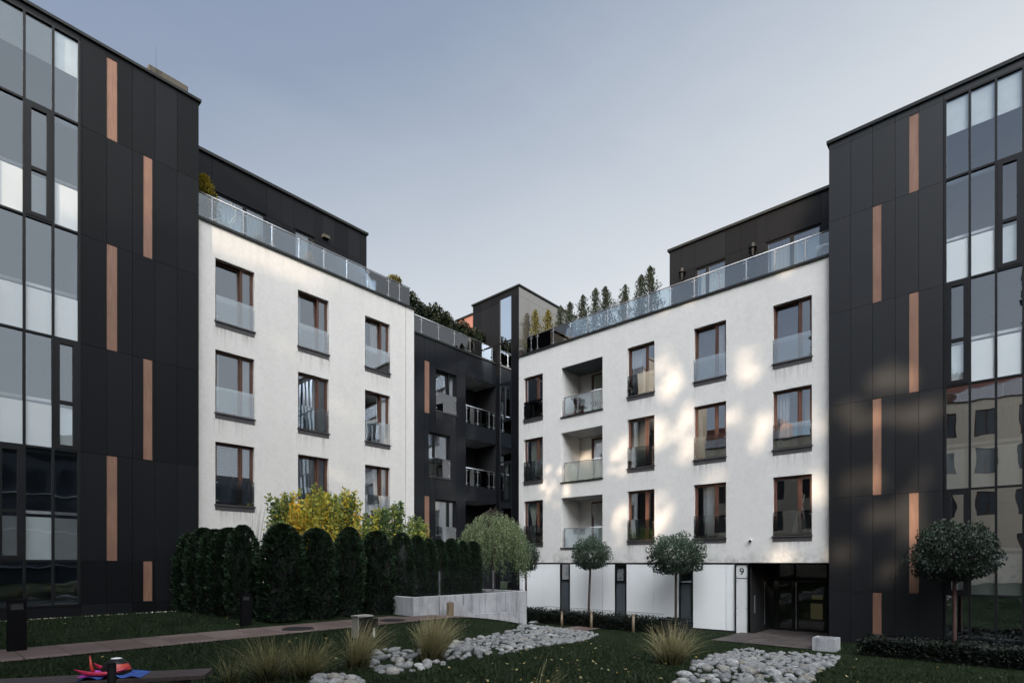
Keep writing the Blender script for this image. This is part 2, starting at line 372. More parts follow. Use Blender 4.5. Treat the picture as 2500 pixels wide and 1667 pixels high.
def panels(mb, s0, s1, z0, z1, S, Z, d0, d1, ops=(), gap=.008):
    """separate cladding panels on the grid S x Z, skipping openings"""
    S = [s0] + [x for x in sorted(S) if s0 + .05 < x < s1 - .05] + [s1]; Z = [z0] + [x for x in sorted(Z) if z0 + .05 < x < z1 - .05] + [z1]
    for i in range(len(S) - 1):
        for j in range(len(Z) - 1):
            a, b, c, e = S[i] + gap / 2, S[i + 1] - gap / 2, Z[j] + gap / 2, Z[j + 1] - gap / 2
            hit = [o for o in ops if o[0] < b - .02 and o[1] > a + .02 and o[2] < e - .02 and o[3] > c + .02]
            tn = random.random()
            if not hit: mb.box(a, b, d0, d1, c, e, tn); continue
            SS = sorted({a, b, *[x for o in hit for x in o[:2] if a < x < b]}); ZZ = sorted({c, e, *[x for o in hit for x in o[2:4] if c < x < e]})
            for k in range(len(SS) - 1):
                for l in range(len(ZZ) - 1):
                    cs, cz = (SS[k] + SS[k + 1]) / 2, (ZZ[l] + ZZ[l + 1]) / 2
                    if any(o[0] < cs < o[1] and o[2] < cz < o[3] for o in hit): continue
                    mb.box(SS[k], SS[k + 1], d0, d1, ZZ[l], ZZ[l + 1], tn)
def bars(mb, a, b, c, e, w, d0, d1, shear=0):
    mb.box(a, a + w, d0, d1, c, e, shear=shear); mb.box(b - w, b, d0, d1, c, e, shear=shear)
    mb.box(a + w, b - w, d0, d1, c, c + w)
    k = shear * (e - w - c); mb.box(a + w, b - w, d0 + k, d1 + k, e - w, e)
def curtain_mesh(F, a, b, c, e, d=.34, tie=None, waves=9, amp=.025):
    mb = MB(F)
    def fn(i, j):
        z = c + (e - c) * j; s = a + (b - a) * i
        if tie is not None:
            zt = c + (e - c) * tie[1]; w = .16 + .84 * min(1, abs(z - zt) / (e - c) / .65) ** 1.3
            if z < zt: w = .16 + .25 * (zt - z) / (zt - c)
            ct = a + (b - a) * tie[0]; s = ct + (s - ct) * w
        return (s, d + amp * math.sin(i * waves * 6.283) + amp * .5 * math.sin(i * waves * 2.7 * 6.283 + 2 * j), z)
    mb.grid(fn, 70, 12); return mb
def window(bld, F, a, b, c, e, img_left, frame='frame_wood', tilt=0, curtain=None, guard=True, sill=True, split=.67, blind=False, gh=.86, rev=.12, cmat='curtain', apron=.19):
    """window with a wide sash on the picture's left and a narrow one beside it"""
    X = (lambda t: a + t) if img_left > 0 else (lambda t: b - t)
    def span(t0, t1):
        p, q = X(t0), X(t1); return (min(p, q), max(p, q))
    w = b - a; ms = w * split; d0, d1 = rev, rev + .07
    mb = MB(F); bars(mb, a, b, c, e, .045, d0, d1)
    p, q = span(ms - .024, ms + .024); mb.box(p, q, d0 - .004, d1 + .002, c + .045, e - .045)
    win = mb.build('window', frame, bld)
    pw = span(.045, ms - .024); pn = span(ms + .024, w - .045)
    for (p, q), tl in ((pw, tilt), (pn, 0)):
        mb = MB(F); bars(mb, p + .003, q - .003, c + .05, e - .05, .042, d0 + .014, d1 + .01, tl)
        sash = mb.build('sash', frame, win)
        k0 = d0 + .04; k1 = k0 + tl * (e - c - .12)
        MB(F).face([(p + .04, k0, c + .09), (q - .04, k0, c + .09), (q - .04, k1, e - .09), (p + .04, k1, e - .09)]).build('pane', 'glass', win)
    if sill:
        mb = MB(F); mb.box(a - .035, b + .035, -.05, rev - .002, c - .035, c + .004); mb.box(a - .005, b + .005, -.012, rev - .01, c - apron, c - .036)
        mb.build('sill', 'sill', win)
    if sill:
        mb = MB(F); mb.face([(a - .06, -.0015, c - apron - .75), (b + .06, -.0015, c - apron - .75), (b + .06, -.0015, c - apron + .005), (a - .06, -.0015, c - apron + .005)]); mb.build('rain_stain', 'stain', win, recalc=False)
    if guard:
        MB(F).box(a + .015, b - .015, -.012, 0.0, c + .02, c + gh).build('glass_guard', 'guard', win)
        for s in (a + .05, b - .05):
            for z in (c + .13, c + gh - .14):
                MB(F).disc(s, -.02, z, .022, .03).build('guard_fixing', 'steel', win)
    if blind:
        mb = MB(F); z = c + .08
        while z < e - .1:
            mb.face([(a + .07, d1 + .06, z), (b - .07, d1 + .06, z), (b - .07, d1 + .085, z + .03), (a + .07, d1 + .085, z + .03)]); z += .05
        mb.build('blind', 'blind', win, recalc=False)
    if curtain:
        for (t0, t1, tie) in curtain:
            p, q = span(t0 * w, t1 * w)
            if tie and img_left < 0: tie = (1 - tie[0], tie[1])
            curtain_mesh(F, p, q, c + .05, e - .04, d=.27 if not blind else .36, tie=tie, waves=max(2, (q - p) * 9)).build('curtain', cmat, win, smooth=True, recalc=False)
    return win
def railing(bld, F, s0, s1, z, posts, h=.80, d=.04, glassmat='rail_glass', name='terrace_railing', low=.03):
    mb = MB(F); mb.tube([(s0, d, z + h), (s1, d, z + h)], .019, 8)
    r = mb.build(name, 'steel', bld, smooth=True)
    ps = sorted(posts)
    for s in ps:
        mb = MB(F); mb.box(s - .016, s + .016, d - .008, d + .014, z, z + h - .015)
        for zz in (z + h - .13, z + .1): mb.box(s - .07, s + .07, d - .004, d + .008, zz, zz + .014)
        for zz in (z + h - .12, z + .11):
            for q in (-.07, .07): mb.disc(s + q, d - .016, zz, .02, .03, 8)
        mb.build('post', 'steel', r)
    E = [s0] + ps + [s1]
    for i in range(len(E) - 1):
        if E[i + 1] - E[i] < .12: continue
        MB(F).box(E[i] + .025, E[i + 1] - .025, d - .004, d + .006, z + low, z + h - .035).build('glass_panel', glassmat, r)
    return r
def interior(bld, F, s0, s1, floors, cross, depth=3.6, d0=.2, mat='interior'):
    mb = MB(F); zb, zt = floors[0], floors[-1]
    mb.face([(s0, depth, zb), (s1, depth, zb), (s1, depth, zt), (s0, depth, zt)])
    for z in floors: mb.box(s0, s1, d0, depth, z - .28, z)
    for s in cross: mb.box(s - .06, s + .06, d0, depth, zb, zt)
    return mb.build('interior', mat, bld)
def shell(bld, F, s0, s1, z0, z1, depth, mat='roof', ends=None, d=0.0):
    mb = MB(F); mb.face([(s0, d, z1), (s1, d, z1), (s1, depth, z1), (s0, depth, z1)]); mb.build('roof', mat, bld)
    mb = MB(F)
    for s in (s0, s1): mb.face([(s, d, z0), (s, depth, z0), (s, depth, z1), (s, d, z1)])
    mb.face([(s0, depth, z0), (s1, depth, z0), (s1, depth, z1), (s0, depth, z1)])
    mb.build('outer_wall', ends or 'plaster', bld)
def curtain_wall(bld, F, S, Z, img_left, casements, dark, hi_top=True, gms=('glass_wall', 'glass_wall')):
    """glazed bay: S = mullion positions from the panelled side outwards, Z = storey joints bottom to top"""
    mb = MB(F); lo, hi = min(S), max(S); lim = 2 if img_left > 0 else 3
    for s in S: mb.box(s - .028, s + .028, -.03, .09, Z[0], Z[-1])
    for z in Z:
        mb.box(lo, hi, -.026, .085, z - .028, z + .028)
    cw = mb.build('curtain_wall', 'metal_dark', bld)
    for j in range(len(Z) - 1):
        c, e = Z[j] + .028, Z[j + 1] - .028
        for i in range(len(S) - 1):
            a, b = sorted((S[i], S[i + 1])); a += .028; b -= .028; gm = gms[0] if j <= 2 else gms[1]
            if (i, j) in casements:
                m2 = MB(F); bars(m2, a + .001, b - .001, c + .001, e - .001, .11, -.04, .06); m2.box(a + .112, b - .112, -.038, .058, c + 1.22, c + 1.31)
                m2.build('casement', 'metal_dark', cw)
                MB(F).face([(a + .11, .02, c + .11), (b - .11, .02, c + .11), (b - .11, .02, c + 1.22), (a + .11, .02, c + 1.22)]).build('pane', 'glass_wall', cw)
                MB(F).face([(a + .11, .02, c + 1.31), (b - .11, .02, c + 1.31), (b - .11, .02, e - .11), (a + .11, .02, e - .11)]).build('pane', gm, cw)
            else:
                MB(F).face([(a, .03, c), (b, .03, c), (b, .03, e), (a, .03, e)]).build('pane', gm, cw)
            if j == len(Z) - 2 and hi_top:
                MB(F).box(a + .005, b - .005, .05, .06, e - 1.0, e - .06).build('frosted_panel', 'frosted', cw)
            elif j > dark:
                MB(F).box(a + .004, b - .004, *((.008, .02) if j >= lim and (i, j) not in casements else (.05, .06)), c + .004, c + 1.13).build('frosted_panel', 'frosted_outer' if j >= lim and (i, j) not in casements else 'frosted', cw)
                MB(F).box(a, b, .10, .16, c + 1.22, c + 1.30).build('handrail', 'white_metal', cw)
    # rooms behind
    mb = MB(F); mb.face([(lo, 3.2, Z[0]), (hi, 3.2, Z[0]), (hi, 3.2, Z[-1]), (lo, 3.2, Z[-1])])
    for z in Z: mb.box(lo, hi, .17, 3.2, z - .12, z + .12)
    for s in (lo, hi): mb.face([(s, .17, Z[0]), (s, 3.2, Z[0]), (s, 3.2, Z[-1]), (s, .17, Z[-1])])
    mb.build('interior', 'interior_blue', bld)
    return cw
# ================================================================== LEFT WHITE BUILDING
LW = thing('apartment_building', 'white rendered apartment building on the left with three columns of windows', 'building', (11, VL, Z0 - 1.6))
F = Fr('L', VL)
cols = [(7.05, 8.31), (9.88, 11.11), (12.71, 13.92)]
rows = [(7.91, 9.96), (4.91, 6.97), (1.91, 3.96)]
ops = [(a, b, c, e) for a, b in cols for c, e in rows] + [(a, b, -1.1, .9) for a, b in cols[:0]]
mb = MB(F); wall(mb, 6.3, 14.72, -1.7, 11.0, ops, .13); mb.build('wall', 'plaster_cool', LW)
mb = MB(F); mb.box(14.74, 15.18, -.004, .4, -1.7, 11.0); mb.build('wall_pier', 'plaster_cool', LW)
mb = MB(F); mb.face([(14.72, .03, -1.7), (14.74, .03, -1.7), (14.74, .03, 11), (14.72, .03, 11)]); mb.build('expansion_joint', 'backing', LW)
mb = MB(F); mb.box(6.45, 15.24, -.06, .3, 11.0, 11.08); mb.build('coping', 'coping', LW)
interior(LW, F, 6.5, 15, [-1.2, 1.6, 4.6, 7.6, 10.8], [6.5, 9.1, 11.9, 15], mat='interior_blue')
shell(LW, F, 6.3, 15.18, -1.7, 11.02, 11, ends='plaster_cool', d=.3)
cfg = {(0, 0): dict(tilt=.05), (1, 0): dict(tilt=.05, curtain=[(.0, .2, None)]), (2, 0): dict(tilt=.05, curtain=[(.35, .62, None)]),
       (0, 1): dict(curtain=[(0.04, .16, None), (.78, .98, None)]), (1, 1): dict(curtain=[(.3, .66, None), (.72, .98, None)], cmat='sheer'),
       (2, 1): dict(tilt=.04, curtain=[(.6, .95, None)]),
       (0, 2): dict(blind=True, curtain=[(.42, .5, None), (.85, .92, None)]), (1, 2): dict(blind=True, tilt=.04, curtain=[(.25, .6, None), (.7, .95, None)]), (2, 2): dict(blind=True, tilt=.04, curtain=[(.2, .6, None), (.75, .96, None)])}
for i, (a, b) in enumerate(cols):
    for j, (c, e) in enumerate(rows):
        window(LW, F, a, b, c, e, 1, **cfg[(i, j)])
# terrace and penthouse
posts = [onV(x, 500, VL + .04)[0] for x in (518, 594.3, 664.6, 730.3, 791, 847.3, 898.4, 948.5, 975)]
railing(LW, F, 6.3, 15.0, 11.08, posts, .82)
def penthouse(bld, F, s0, s1, z0, z1, d, depth, doors, joints, img_left, zj):
    ops = [(a, b, z0, e) for a, b, e, sp in doors]
    mb = MB(F); wall(mb, s0, s1, z0, z1 - .1, [(*o, .1) for o in ops], .1, d + .02)
    for s in (s0, s1): mb.face([(s, d, z0), (s, d + depth, z0), (s, d + depth, z1 - .1), (s, d, z1 - .1)])
    mb.build('penthouse_wall', 'backing', bld)
    mb = MB(F); panels(mb, s0, s1, z0, z1 - .1, joints, [zj], d, d + .018, ops)
    end = s1 if img_left > 0 else s0
    mb.box(end - .001 if img_left > 0 else end - .02, end + .02 if img_left > 0 else end + .001, d + .001, d + depth, z0, z1 - .1)
    mb.build('penthouse_cladding', 'panel_matte', bld)
    mb = MB(F); mb.box(s0 - .07, s1 + .07, d - .08, d + depth + .05, z1 - .1, z1); mb.build('penthouse_roof', 'coping', bld)
    mb = MB(F); mb.face([(s0, d + 2.8, z0), (s1, d + 2.8, z0), (s1, d + 2.8, z1 - .1), (s0, d + 2.8, z1 - .1)]); mb.build('penthouse_interior', 'interior', bld)
    for a, b, e, sp in doors:
        mb = MB(F); bars(mb, a, b, z0 + .001, e - .001, .07, d + .06, d + .12)
        ms = a + (b - a) * sp; mb.box(ms - .07, ms + .07, d + .058, d + .122, z0 + .07, e - .07)
        dr = mb.build('terrace_door', 'metal_dark', bld)
        for p, q in ((a + .07, ms - .07), (ms + .07, b - .07)):
            MB(F).face([(p, d + .09, z0 + .07), (q, d + .09, z0 + .07), (q, d + .09, e - .07), (p, d + .09, e - .07)]).build('pane', 'glass', dr)
        curtain_mesh(F, a + .1, b - .1, z0 + .05, e - .1, d + .35, waves=12).build('curtain', 'sheer', dr, smooth=True, recalc=False)
pj = [onV(x, 400, 21.06)[0] for x in (517, 650.6, 688, 717, 769, 787, 817.5, 849.5, 879)]
penthouse(LW, F, 6.3, 13.93, 11.03, 14.5, 1.76, 6, [(7.68, 9.5, 13.25, .58), (10.65, 11.5, 13.25, .8)], pj, 1, 13.2)
# ================================================================== LEFT DARK BUILDING
LD = thing('apartment_building', 'tall black panelled building at the left edge with glazed corner bays and copper-brown strips', 'building', (2, 19.15, Z0 - 1.6))
F = Fr('L', 19.15)
JZ = [-1.15, .05, 3.06, 6.07, 9.09, 12.1, 14.42]
SL = [3.457, 2.897, 2.309, 1.74, 1.17, .6, .03, -.54]
A, B = (4.09, 4.335), (4.985, 5.215)
stripL = [(*A, 12.1, 14.41), (*A, 6.07, 9.09), (*A, .05, 3.06), (*B, 9.09, 12.1), (*B, 3.06, 6.07), (*B, -1.15, .05)]
mb = MB(F); mb.face([(3.45, .06, -1.75), (6.5, .06, -1.75), (6.5, .06, 14.6), (3.45, .06, 14.6)]); mb.box(-5, -.56, .04, .06, -1.75, 14.6)
mb.face([(6.495, .06, -1.7), (6.495, 8, -1.7), (6.495, 8, 14.6), (6.495, .06, 14.6)])
mb.build('wall', 'backing', LD)
mb = MB(F); panels(mb, 3.485, 6.5, -1.7, 14.6, [4.09, 4.707, 5.285, 5.885], JZ[:-1], -.01, .05, stripL)
panels(mb, -5, -.57, -1.7, 14.6, [-1.2, -1.8, -2.4, -3, -3.6, -4.2], JZ[:-1], -.01, .03)
mb.box(-.56, 3.48, -.012, .05, 14.45, 14.6); mb.box(-.56, 3.48, -.012, .05, -1.7, -1.19)
mb.box(6.47, 6.5, .052, 8, 11.0, 14.6)
mb.build('cladding', 'panel_matte', LD)
for (a, b, c, e) in stripL: MB(F).box(a, b, .0, .05, c + .01, e - .01).build('wood_strip', 'strip', LD)
mb = MB(F); mb.box(-5.05, 6.56, -.07, 8, 14.6, 14.68); mb.build('coping', 'coping', LD)
curtain_wall(LD, F, SL, JZ, 1, {(1, 4), (0, 2), (2, 1), (4, 3), (3, 2), (4, 1)}, 0)
shell(LD, F, -5, 6.49, -1.7, 14.59, 10, ends='backing', d=.2)
# screws of the cladding
mb = MB(F)
for s in (3.52, 4.05, 4.13, 4.67, 4.75, 5.25, 5.33, 5.85, 5.93, 6.44):
    for z in np.arange(-1.0, 14.3, .62): mb.disc(s, -.014, float(z), .007, .006, 5)
mb.build('screw', 'sill', LD)['kind'] = 'stuff'
# ================================================================== MIDDLE DARK WING
MD = thing('apartment_building', 'black panelled wing in the inner corner with recessed balconies and a glass railing roof terrace', 'building', (17.5, 19.4, Z0 - 2.4))
F = Fr('L', 19.4)
midw = [(16.5, 17.78, 6.93, 8.82), (16.09, 17.38, 3.9, 5.9), (16.49, 17.77, .8, 2.9)]
midb = [(18.37, 20.48, .72 + 3 * k, 2.98 + 3 * k) for k in range(3)]
stripM = [(15.86, 16.12, 6.7, 9.03), (15.86, 16.12, .6, 2.99)]
ops = midw + midb
mb = MB(F); wall(mb, 15.1, 20.5, -2.6, 10.08, [(*o, .12) for o in midw] + [(*o, .02) for o in midb], .12, .03); mb.build('wall', 'backing', MD)
mb = MB(F); panels(mb, 15.2, 20.5, -2.5, 10.06, [15.46, 15.86, 16.12, 16.49, 17.8, 18.36], [2.99, 3.8, 6.02, 6.7, 9.04], -.0, .028, ops + stripM)
mb.build('cladding', 'panel_gloss', MD)
for (a, b, c, e) in stripM: MB(F).box(a, b, .004, .028, c + .01, e - .01).build('wood_strip', 'strip', MD)
mb = MB(F); mb.box(15.2, 20.46, -.05, .35, 10.06, 10.14); mb.build('coping', 'coping', MD)
interior(MD, F, 15.2, 18.3, [-2.4, .5, 3.5, 6.5, 9.9], [15.2, 18.3])
shell(MD, F, 15.2, 20.5, -2.5, 10.1, 11, ends='backing', d=.3)
for k, (w_, cu, sp) in enumerate(zip(midw, ([(.55, .95, None)], [(.3, .95, None)], [(.02, .65, None), (.7, .95, None)]), (.67, .3, .67))):
    window(MD, F, *w_, 1, frame='metal_dark', curtain=cu, tilt=.05 if k == 0 else 0, split=sp, rev=.1, apron=.06, cmat='sheer')
for k, (a, b, c, e) in enumerate(midb):
    mb = MB(F)
    mb.face([(a, .05, e), (b, .05, e), (b, 1.5, e), (a, 1.5, e)]); lg = mb.build('balcony', 'concrete', MD)
    mb = MB(F); mb.face([(a, .05, c), (b, .05, c), (b, 1.5, c), (a, 1.5, c)]); mb.build('floor', 'concrete', lg)
    mb = MB(F); mb.face([(a, .05, c), (a, 1.5, c), (a, 1.5, e), (a, .05, e)]); mb.face([(b + .01, .05, c), (b + .01, 1.5, c), (b + .01, 1.5, e), (b + .01, .05, e)])
    mb.face([(a, 1.5, c), (b, 1.5, c), (b, 1.5, e), (a, 1.5, e)]); mb.build('back_wall', 'backing', lg)
    MB(F).box(a + .9, a + 1.16, 1.46, 1.49, c + .02, e - .02).build('wood_strip', 'strip', lg)
    MB(F).box(a + .35, a + .9, 1.46, 1.488, c + .02, e - .02).build('wood_strip', 'frame_wood', lg)
    mb = MB(F); bars(mb, a + .02, a + .34, c + .02, e - .05, .05, 1.42, 1.49); mb.build('balcony_door', 'metal_dark', lg)
    MB(F).face([(a + .06, 1.46, c + .06), (a + .3, 1.46, c + .06), (a + .3, 1.46, e - .1), (a + .06, 1.46, e - .1)]).build('pane', 'frosted', lg)
    railing(MD, F, a + .02, b - .05, c, [a + .1, a + .85, a + 1.65, b - .12], .86, name='balcony_railing')
posts = [onV(x, 800, 19.44)[0] for x in (1028.4, 1070.5, 1109, 1147.5, 1181, 1201.6)]
railing(MD, F, 15.22, 20.3, 10.14, posts, .76)
# ================================================================== TOWER
TW = thing('stair_tower', 'black stair tower in the inner corner with a tall narrow glazed slot', 'tower', (21.5, 18.5, Z0 - 2.4))
F = Fr('R', UR)
TJ = [-.9, 1.2, 3.05, 5.05, 7.1, 9.0, 11.06, 13.31]
slot = (18.35, 19.16)
mb = MB(F); mb.face([(17.87, .08, -2.5), (21.1, .08, -2.5), (21.1, .08, 13.55), (17.87, .08, 13.55)]) if False else None
for (a, b) in ((17.88, 18.36), (19.15, 21.09)): mb.face([(a, .03, -2.5), (b, .03, -2.5), (b, .03, 13.55), (a, .03, 13.55)])
mb.face([(18.36, .03, 13.3), (19.15, .03, 13.3), (19.15, .03, 13.55), (18.36, .03, 13.55)])
mb.face([(17.88, .03, 0), (17.88, 4.85, 0), (17.88, 4.85, 13.55), (17.88, .03, 13.55)])
mb.face([(21.09, .03, 0), (21.09, 4.85, 0), (21.09, 4.85, 13.55), (21.09, .03, 13.55)])
mb.face([(17.88, 4.85, 0), (21.09, 4.85, 0), (21.09, 4.85, 13.55), (17.88, 4.85, 13.55)])
mb.build('wall', 'backing', TW)
mb = MB(F); panels(mb, 17.87, 18.35, -2.5, 13.55, [], [11.06, 13.1], .0, .025); panels(mb, 19.16, 21.1, -2.5, 13.55, [19.8, 20.5], [11.06, 13.1], .0, .025)
panels(mb, 18.35, 19.16, 13.32, 13.55, [], [], 0, .025)
mb.build('cladding', 'panel_matte', TW)
F2 = Fr('L', 17.87)
mb = MB(F2); panels(mb, 20.5, 25.3, -.5, 13.55, [20.5 + .78 * k for k in range(1, 7)], [13.1], -.012, .002); mb.build('side_cladding', 'panel_mirror', TW)
mb = MB(F); mb.box(17.8, 21.16, -.06, 4.9, 13.55, 13.63); mb.build('roof', 'coping', TW)
mb = MB(F)
for s in slot: mb.box(s - .02, s + .02, -.01, .06, -.9, 13.31)
for z in TJ: mb.box(slot[0], slot[1], -.008, .058, z - .03, z + .03)
cw = mb.build('curtain_wall', 'metal_dark', TW)
for j in range(len(TJ) - 1):
    c, e = TJ[j] + .03, TJ[j + 1] - .03; a, b = slot[0] + .02, slot[1] - .02
    MB(F).face([(a, .03, c), (b, .03, c), (b, .03, e), (a, .03, e)]).build('pane', 'glass_wall', cw)
    if j in (0, 2, 4): mm = MB(F); bars(mm, a + .002, a + .5, c + .002, e - .002, .08, -.02, .05); mm.build('casement', 'metal_dark', cw)
    if j == 6: MB(F).box(a + .01, b - .12, .3, .31, 12.2, 13.2).build('frosted_panel', 'frosted', cw)
    else: MB(F).box(a + .45, b - .01, .3, .31, c, e).build('frosted_panel', 'frosted', cw)
mb = MB(F); mb.box(17.95, 21, 2.6, 2.62, -2, 13.5)
for z in TJ: mb.box(17.95, 21, .2, 2.6, z - .1, z + .1)
mb.build('interior', 'interior', TW)
mb = MB(F); mb.box(21.12, 22.4, .02, 4, 10.12, 13.12); mb.build('side_wing', 'terracotta', TW)
mb = MB(F); mb.box(21.11, 22.46, -.04, 4.05, 13.12, 13.2); mb.build('wing_roof', 'coping', TW)
# ================================================================== RIGHT WHITE BUILDING
RW = thing('apartment_building', 'white rendered apartment building on the right with recessed balconies and an entrance below', 'building', (UR, 11, Z0 - 2.5))
F = Fr('R', UR)
rc = [(16.37, 17.55), None, (10.62, 11.85), (7.74, 8.97), (4.88, 6.11)]
rr = [(6.91, 8.95), (3.92, 5.96), (.92, 2.97)]
bal = (13.07, 15.28)
ops = [(a, b, c, e) for col in rc if col for a, b in (col,) for c, e in rr]
opb = [(*bal, 6.67, 8.92, 1.5), (*bal, 3.68, 5.94, 1.5), (*bal, .69, 2.96, 1.5)]
mb = MB(F); wall(mb, 4.34, 17.87, 0, 10.04, ops + opb, .13)
mb.face([(4.34, 0, 0), (17.87, 0, 0), (17.87, .3, 0), (4.34, .3, 0)])
for o in opb: mb.face([(o[0], 1.5, o[2]), (o[1], 1.5, o[2]), (o[1], 1.5, o[3]), (o[0], 1.5, o[3])])
mb.build('wall', 'plaster', RW)
mb = MB(F); mb.box(4.3, 17.86, -.06, .3, 10.04, 10.12); mb.build('coping', 'coping', RW)
interior(RW, F, 4.4, 17.8, [.4, 3.55, 6.55, 9.8], [4.4, 7.0, 9.8, 12.9, 15.4, 17.8], d0=1.52)
mb = MB(F)
for z in (.4, 3.55, 6.55, 9.8):
    for (p, q) in ((4.4, 13.0), (15.35, 17.8)): mb.box(p, q, .2, 1.52, z - .28, z)
mb.build('floor_slab', 'interior', RW)
shell(RW, F, 4.34, 17.87, 0, 10.08, 11, d=.3)
rcfg = {(0, 0): dict(curtain=[(.12, .62, None), (.85, .98, None)], cmat='curtain_green'), (0, 1): dict(curtain=[(.2, .8, None)], cmat='curtain_green', gh=.95), (0, 2): dict(curtain=[(.05, .66, (.5, .35)), (.72, 1.3, (.6, .35))], cmat='curtain_green'),
        (2, 0): dict(tilt=.03, curtain=[(.1, .62, None)], cmat='sheer'), (2, 1): dict(curtain=[(.05, .64, None)], cmat='sheer'), (2, 2): dict(),
        (3, 0): dict(tilt=.045, curtain=[(.05, .65, None), (.7, .98, None)], cmat='sheer'), (3, 1): dict(curtain=[(.08, .2, None)]), (3, 2): dict(curtain=[(.2, .6, None)], cmat='sheer'),
        (4, 0): dict(tilt=.05), (4, 1): dict(curtain=[(.06, .38, None), (.78, .96, None)], cmat='sheer'), (4, 2): dict()}
for (i, j), kw in rcfg.items():
    (a, b), (c, e) = rc[i], rr[j]
    window(RW, F, a, b, c, e, -1, frame='frame_wood_r' if j else 'frame_wood', **kw)
for k, o in enumerate(opb):
    Fb = Fr('R', UR + 1.42)
    a, b, c, e = o[:4]
    mb = MB(F); mb.box(a - .03, b + .03, -.05, .06, c - .06, c - .003); sl = mb.build('balcony_edge', 'coping', RW)
    mb = MB(F); mb.face([(a + .003, .05, e - .006), (b - .003, .05, e - .006), (b - .003, 1.49, e - .006), (a + .003, 1.49, e - .006)]); mb.build('balcony_ceiling', 'grey_panel' if k == 0 else 'concrete', RW)
    window(RW, Fb, a + .02, b - .7, c + .02, e - .12, -1, frame='frame_wood', guard=False, sill=False, split=.62, rev=.0, curtain=None)
    if k == 2: curtain_mesh(Fb, a + .35, b - .75, c + .1, e - .2, -.02, tie=(.55, .12), waves=8).build('curtain', 'curtain', RW, smooth=True, recalc=False)
    if k == 0: curtain_mesh(Fb, a + .95, b - .9, c + .1, e - .2, -.02, waves=4).build('curtain', 'curtain_green', RW, smooth=True, recalc=False)
    rl = railing(RW, F, a + .03, b - .12, c, [a + .05, a + .42, a + 1.3, b - .16], .86, d=.02, glassmat='rail_glass' if k != 1 else 'frosted_balcony', name='balcony_railing')
# terrace
xs = [1297, 1312, 1351, 1392, 1436, 1482.9, 1531, 1583, 1636.5, 1694.8, 1756.4, 1821.5, 1891.4, 1966]
posts = [onU(x, 700, UR + .04)[0] for x in xs]
railing(RW, F, 4.36, 17.4, 10.12, posts, .80)
pj = [onU(x, 500, 22.4)[0] for x in (1663.6, 1696, 1771, 1808, 1846, 1870, 2005)]
penthouse(RW, F, 4.34, 10.89, 10.08, 13.5, 1.9, 6, [(8.46, 9.73, 12.28, .62), (5.03, 6.93, 12.3, .52)], pj, -1, 12.35)
# ground floor of the right building
mb = MB(F); mb.face([(6.9, .16, -2.7), (17.87, .16, -2.7), (17.87, .16, 0), (6.9, .16, 0)]); mb.build('ground_floor_wall', 'backing', RW)
gs = [onU(x, 1400)[0] for x in (1366.4, 1389.8, 1500.6, 1528, 1657.6, 1690.4, 1794.8)]
gj = [onU(x, 1400)[0] for x in (1323.4, 1470, 1595.4, 1771.3)]
segs = [(gs[0], 17.87), (gs[2], gs[1]), (gs[4], gs[3]), (gs[6] + .03, gs[5])]
mb = MB(F)
for a, b in segs: panels(mb, a, b, -2.5, -.06, gj, [], .04, .1, gap=.02)
mb.build('ground_floor_panelling', 'white_panel', RW)
mb = MB(F); mb.box(6.95, 17.87, .02, .16, -2.7, -2.5); mb.build('plinth', 'backing', RW)
for k in (0, 2, 4):
    a, b = gs[k + 1], gs[k]
    mb = MB(F); bars(mb, a, b, -2.5, -.03, .045, .02, .12); mb.box(a + .045, b - .045, .022, .118, -.82, -.77)
    st = mb.build('strip_window', 'black', RW)
    MB(F).box(a + .045, b - .045, .07, .09, -2.455, -.82).build('lower_panel', 'grey_panel', st)
    MB(F).face([(a + .045, .08, -.77), (b - .045, .08, -.77), (b - .045, .08, -.075), (a + .045, .08, -.075)]).build('pane', 'glass', st)
# sign pillar
mb = MB(F); bars(mb, 6.93, 7.41, -2.7, -.04, .035, -.03, .14); mb.box(6.965, 7.375, .06, .14, -2.66, -.08); sg = mb.build('sign_pillar', 'black', RW)
MB(F).box(6.972, 7.368, .0, .03, -.55, -.09).build('number_plate', 'gate_panel', sg)
MB(F).box(6.972, 7.368, .0, .03, -2.63, -.585).build('light_box', 'gate_panel', sg)
for z in (-.14, -.5, -.66, -1.65, -2.58):
    for s in (7.0, 7.34): MB(F).disc(s, -.012, z, .013, .012, 8).build('bolt', 'black', sg)
cu = bpy.data.curves.new('numeral', 'FONT'); cu.body = '9'; cu.size = .36; cu.extrude = .003; cu.align_x = 'CENTER'
to = bpy.data.objects.new('numeral_tmp', cu); COL.objects.link(to)
bpy.context.view_layer.update()
me = bpy.data.meshes.new_from_object(to.evaluated_get(bpy.context.evaluated_depsgraph_get())); bpy.data.objects.remove(to)
me.materials.clear(); me.materials.append(M['black'])
for v in me.vertices:
    x, y, z = v.co; v.co = (UR - .006 - z - RW.location.x, 7.17 - x - RW.location.y, -.44 + y + Z0 - RW.location.z)
o = bpy.data.objects.new('numeral', me); COL.objects.link(o); o.parent = sg
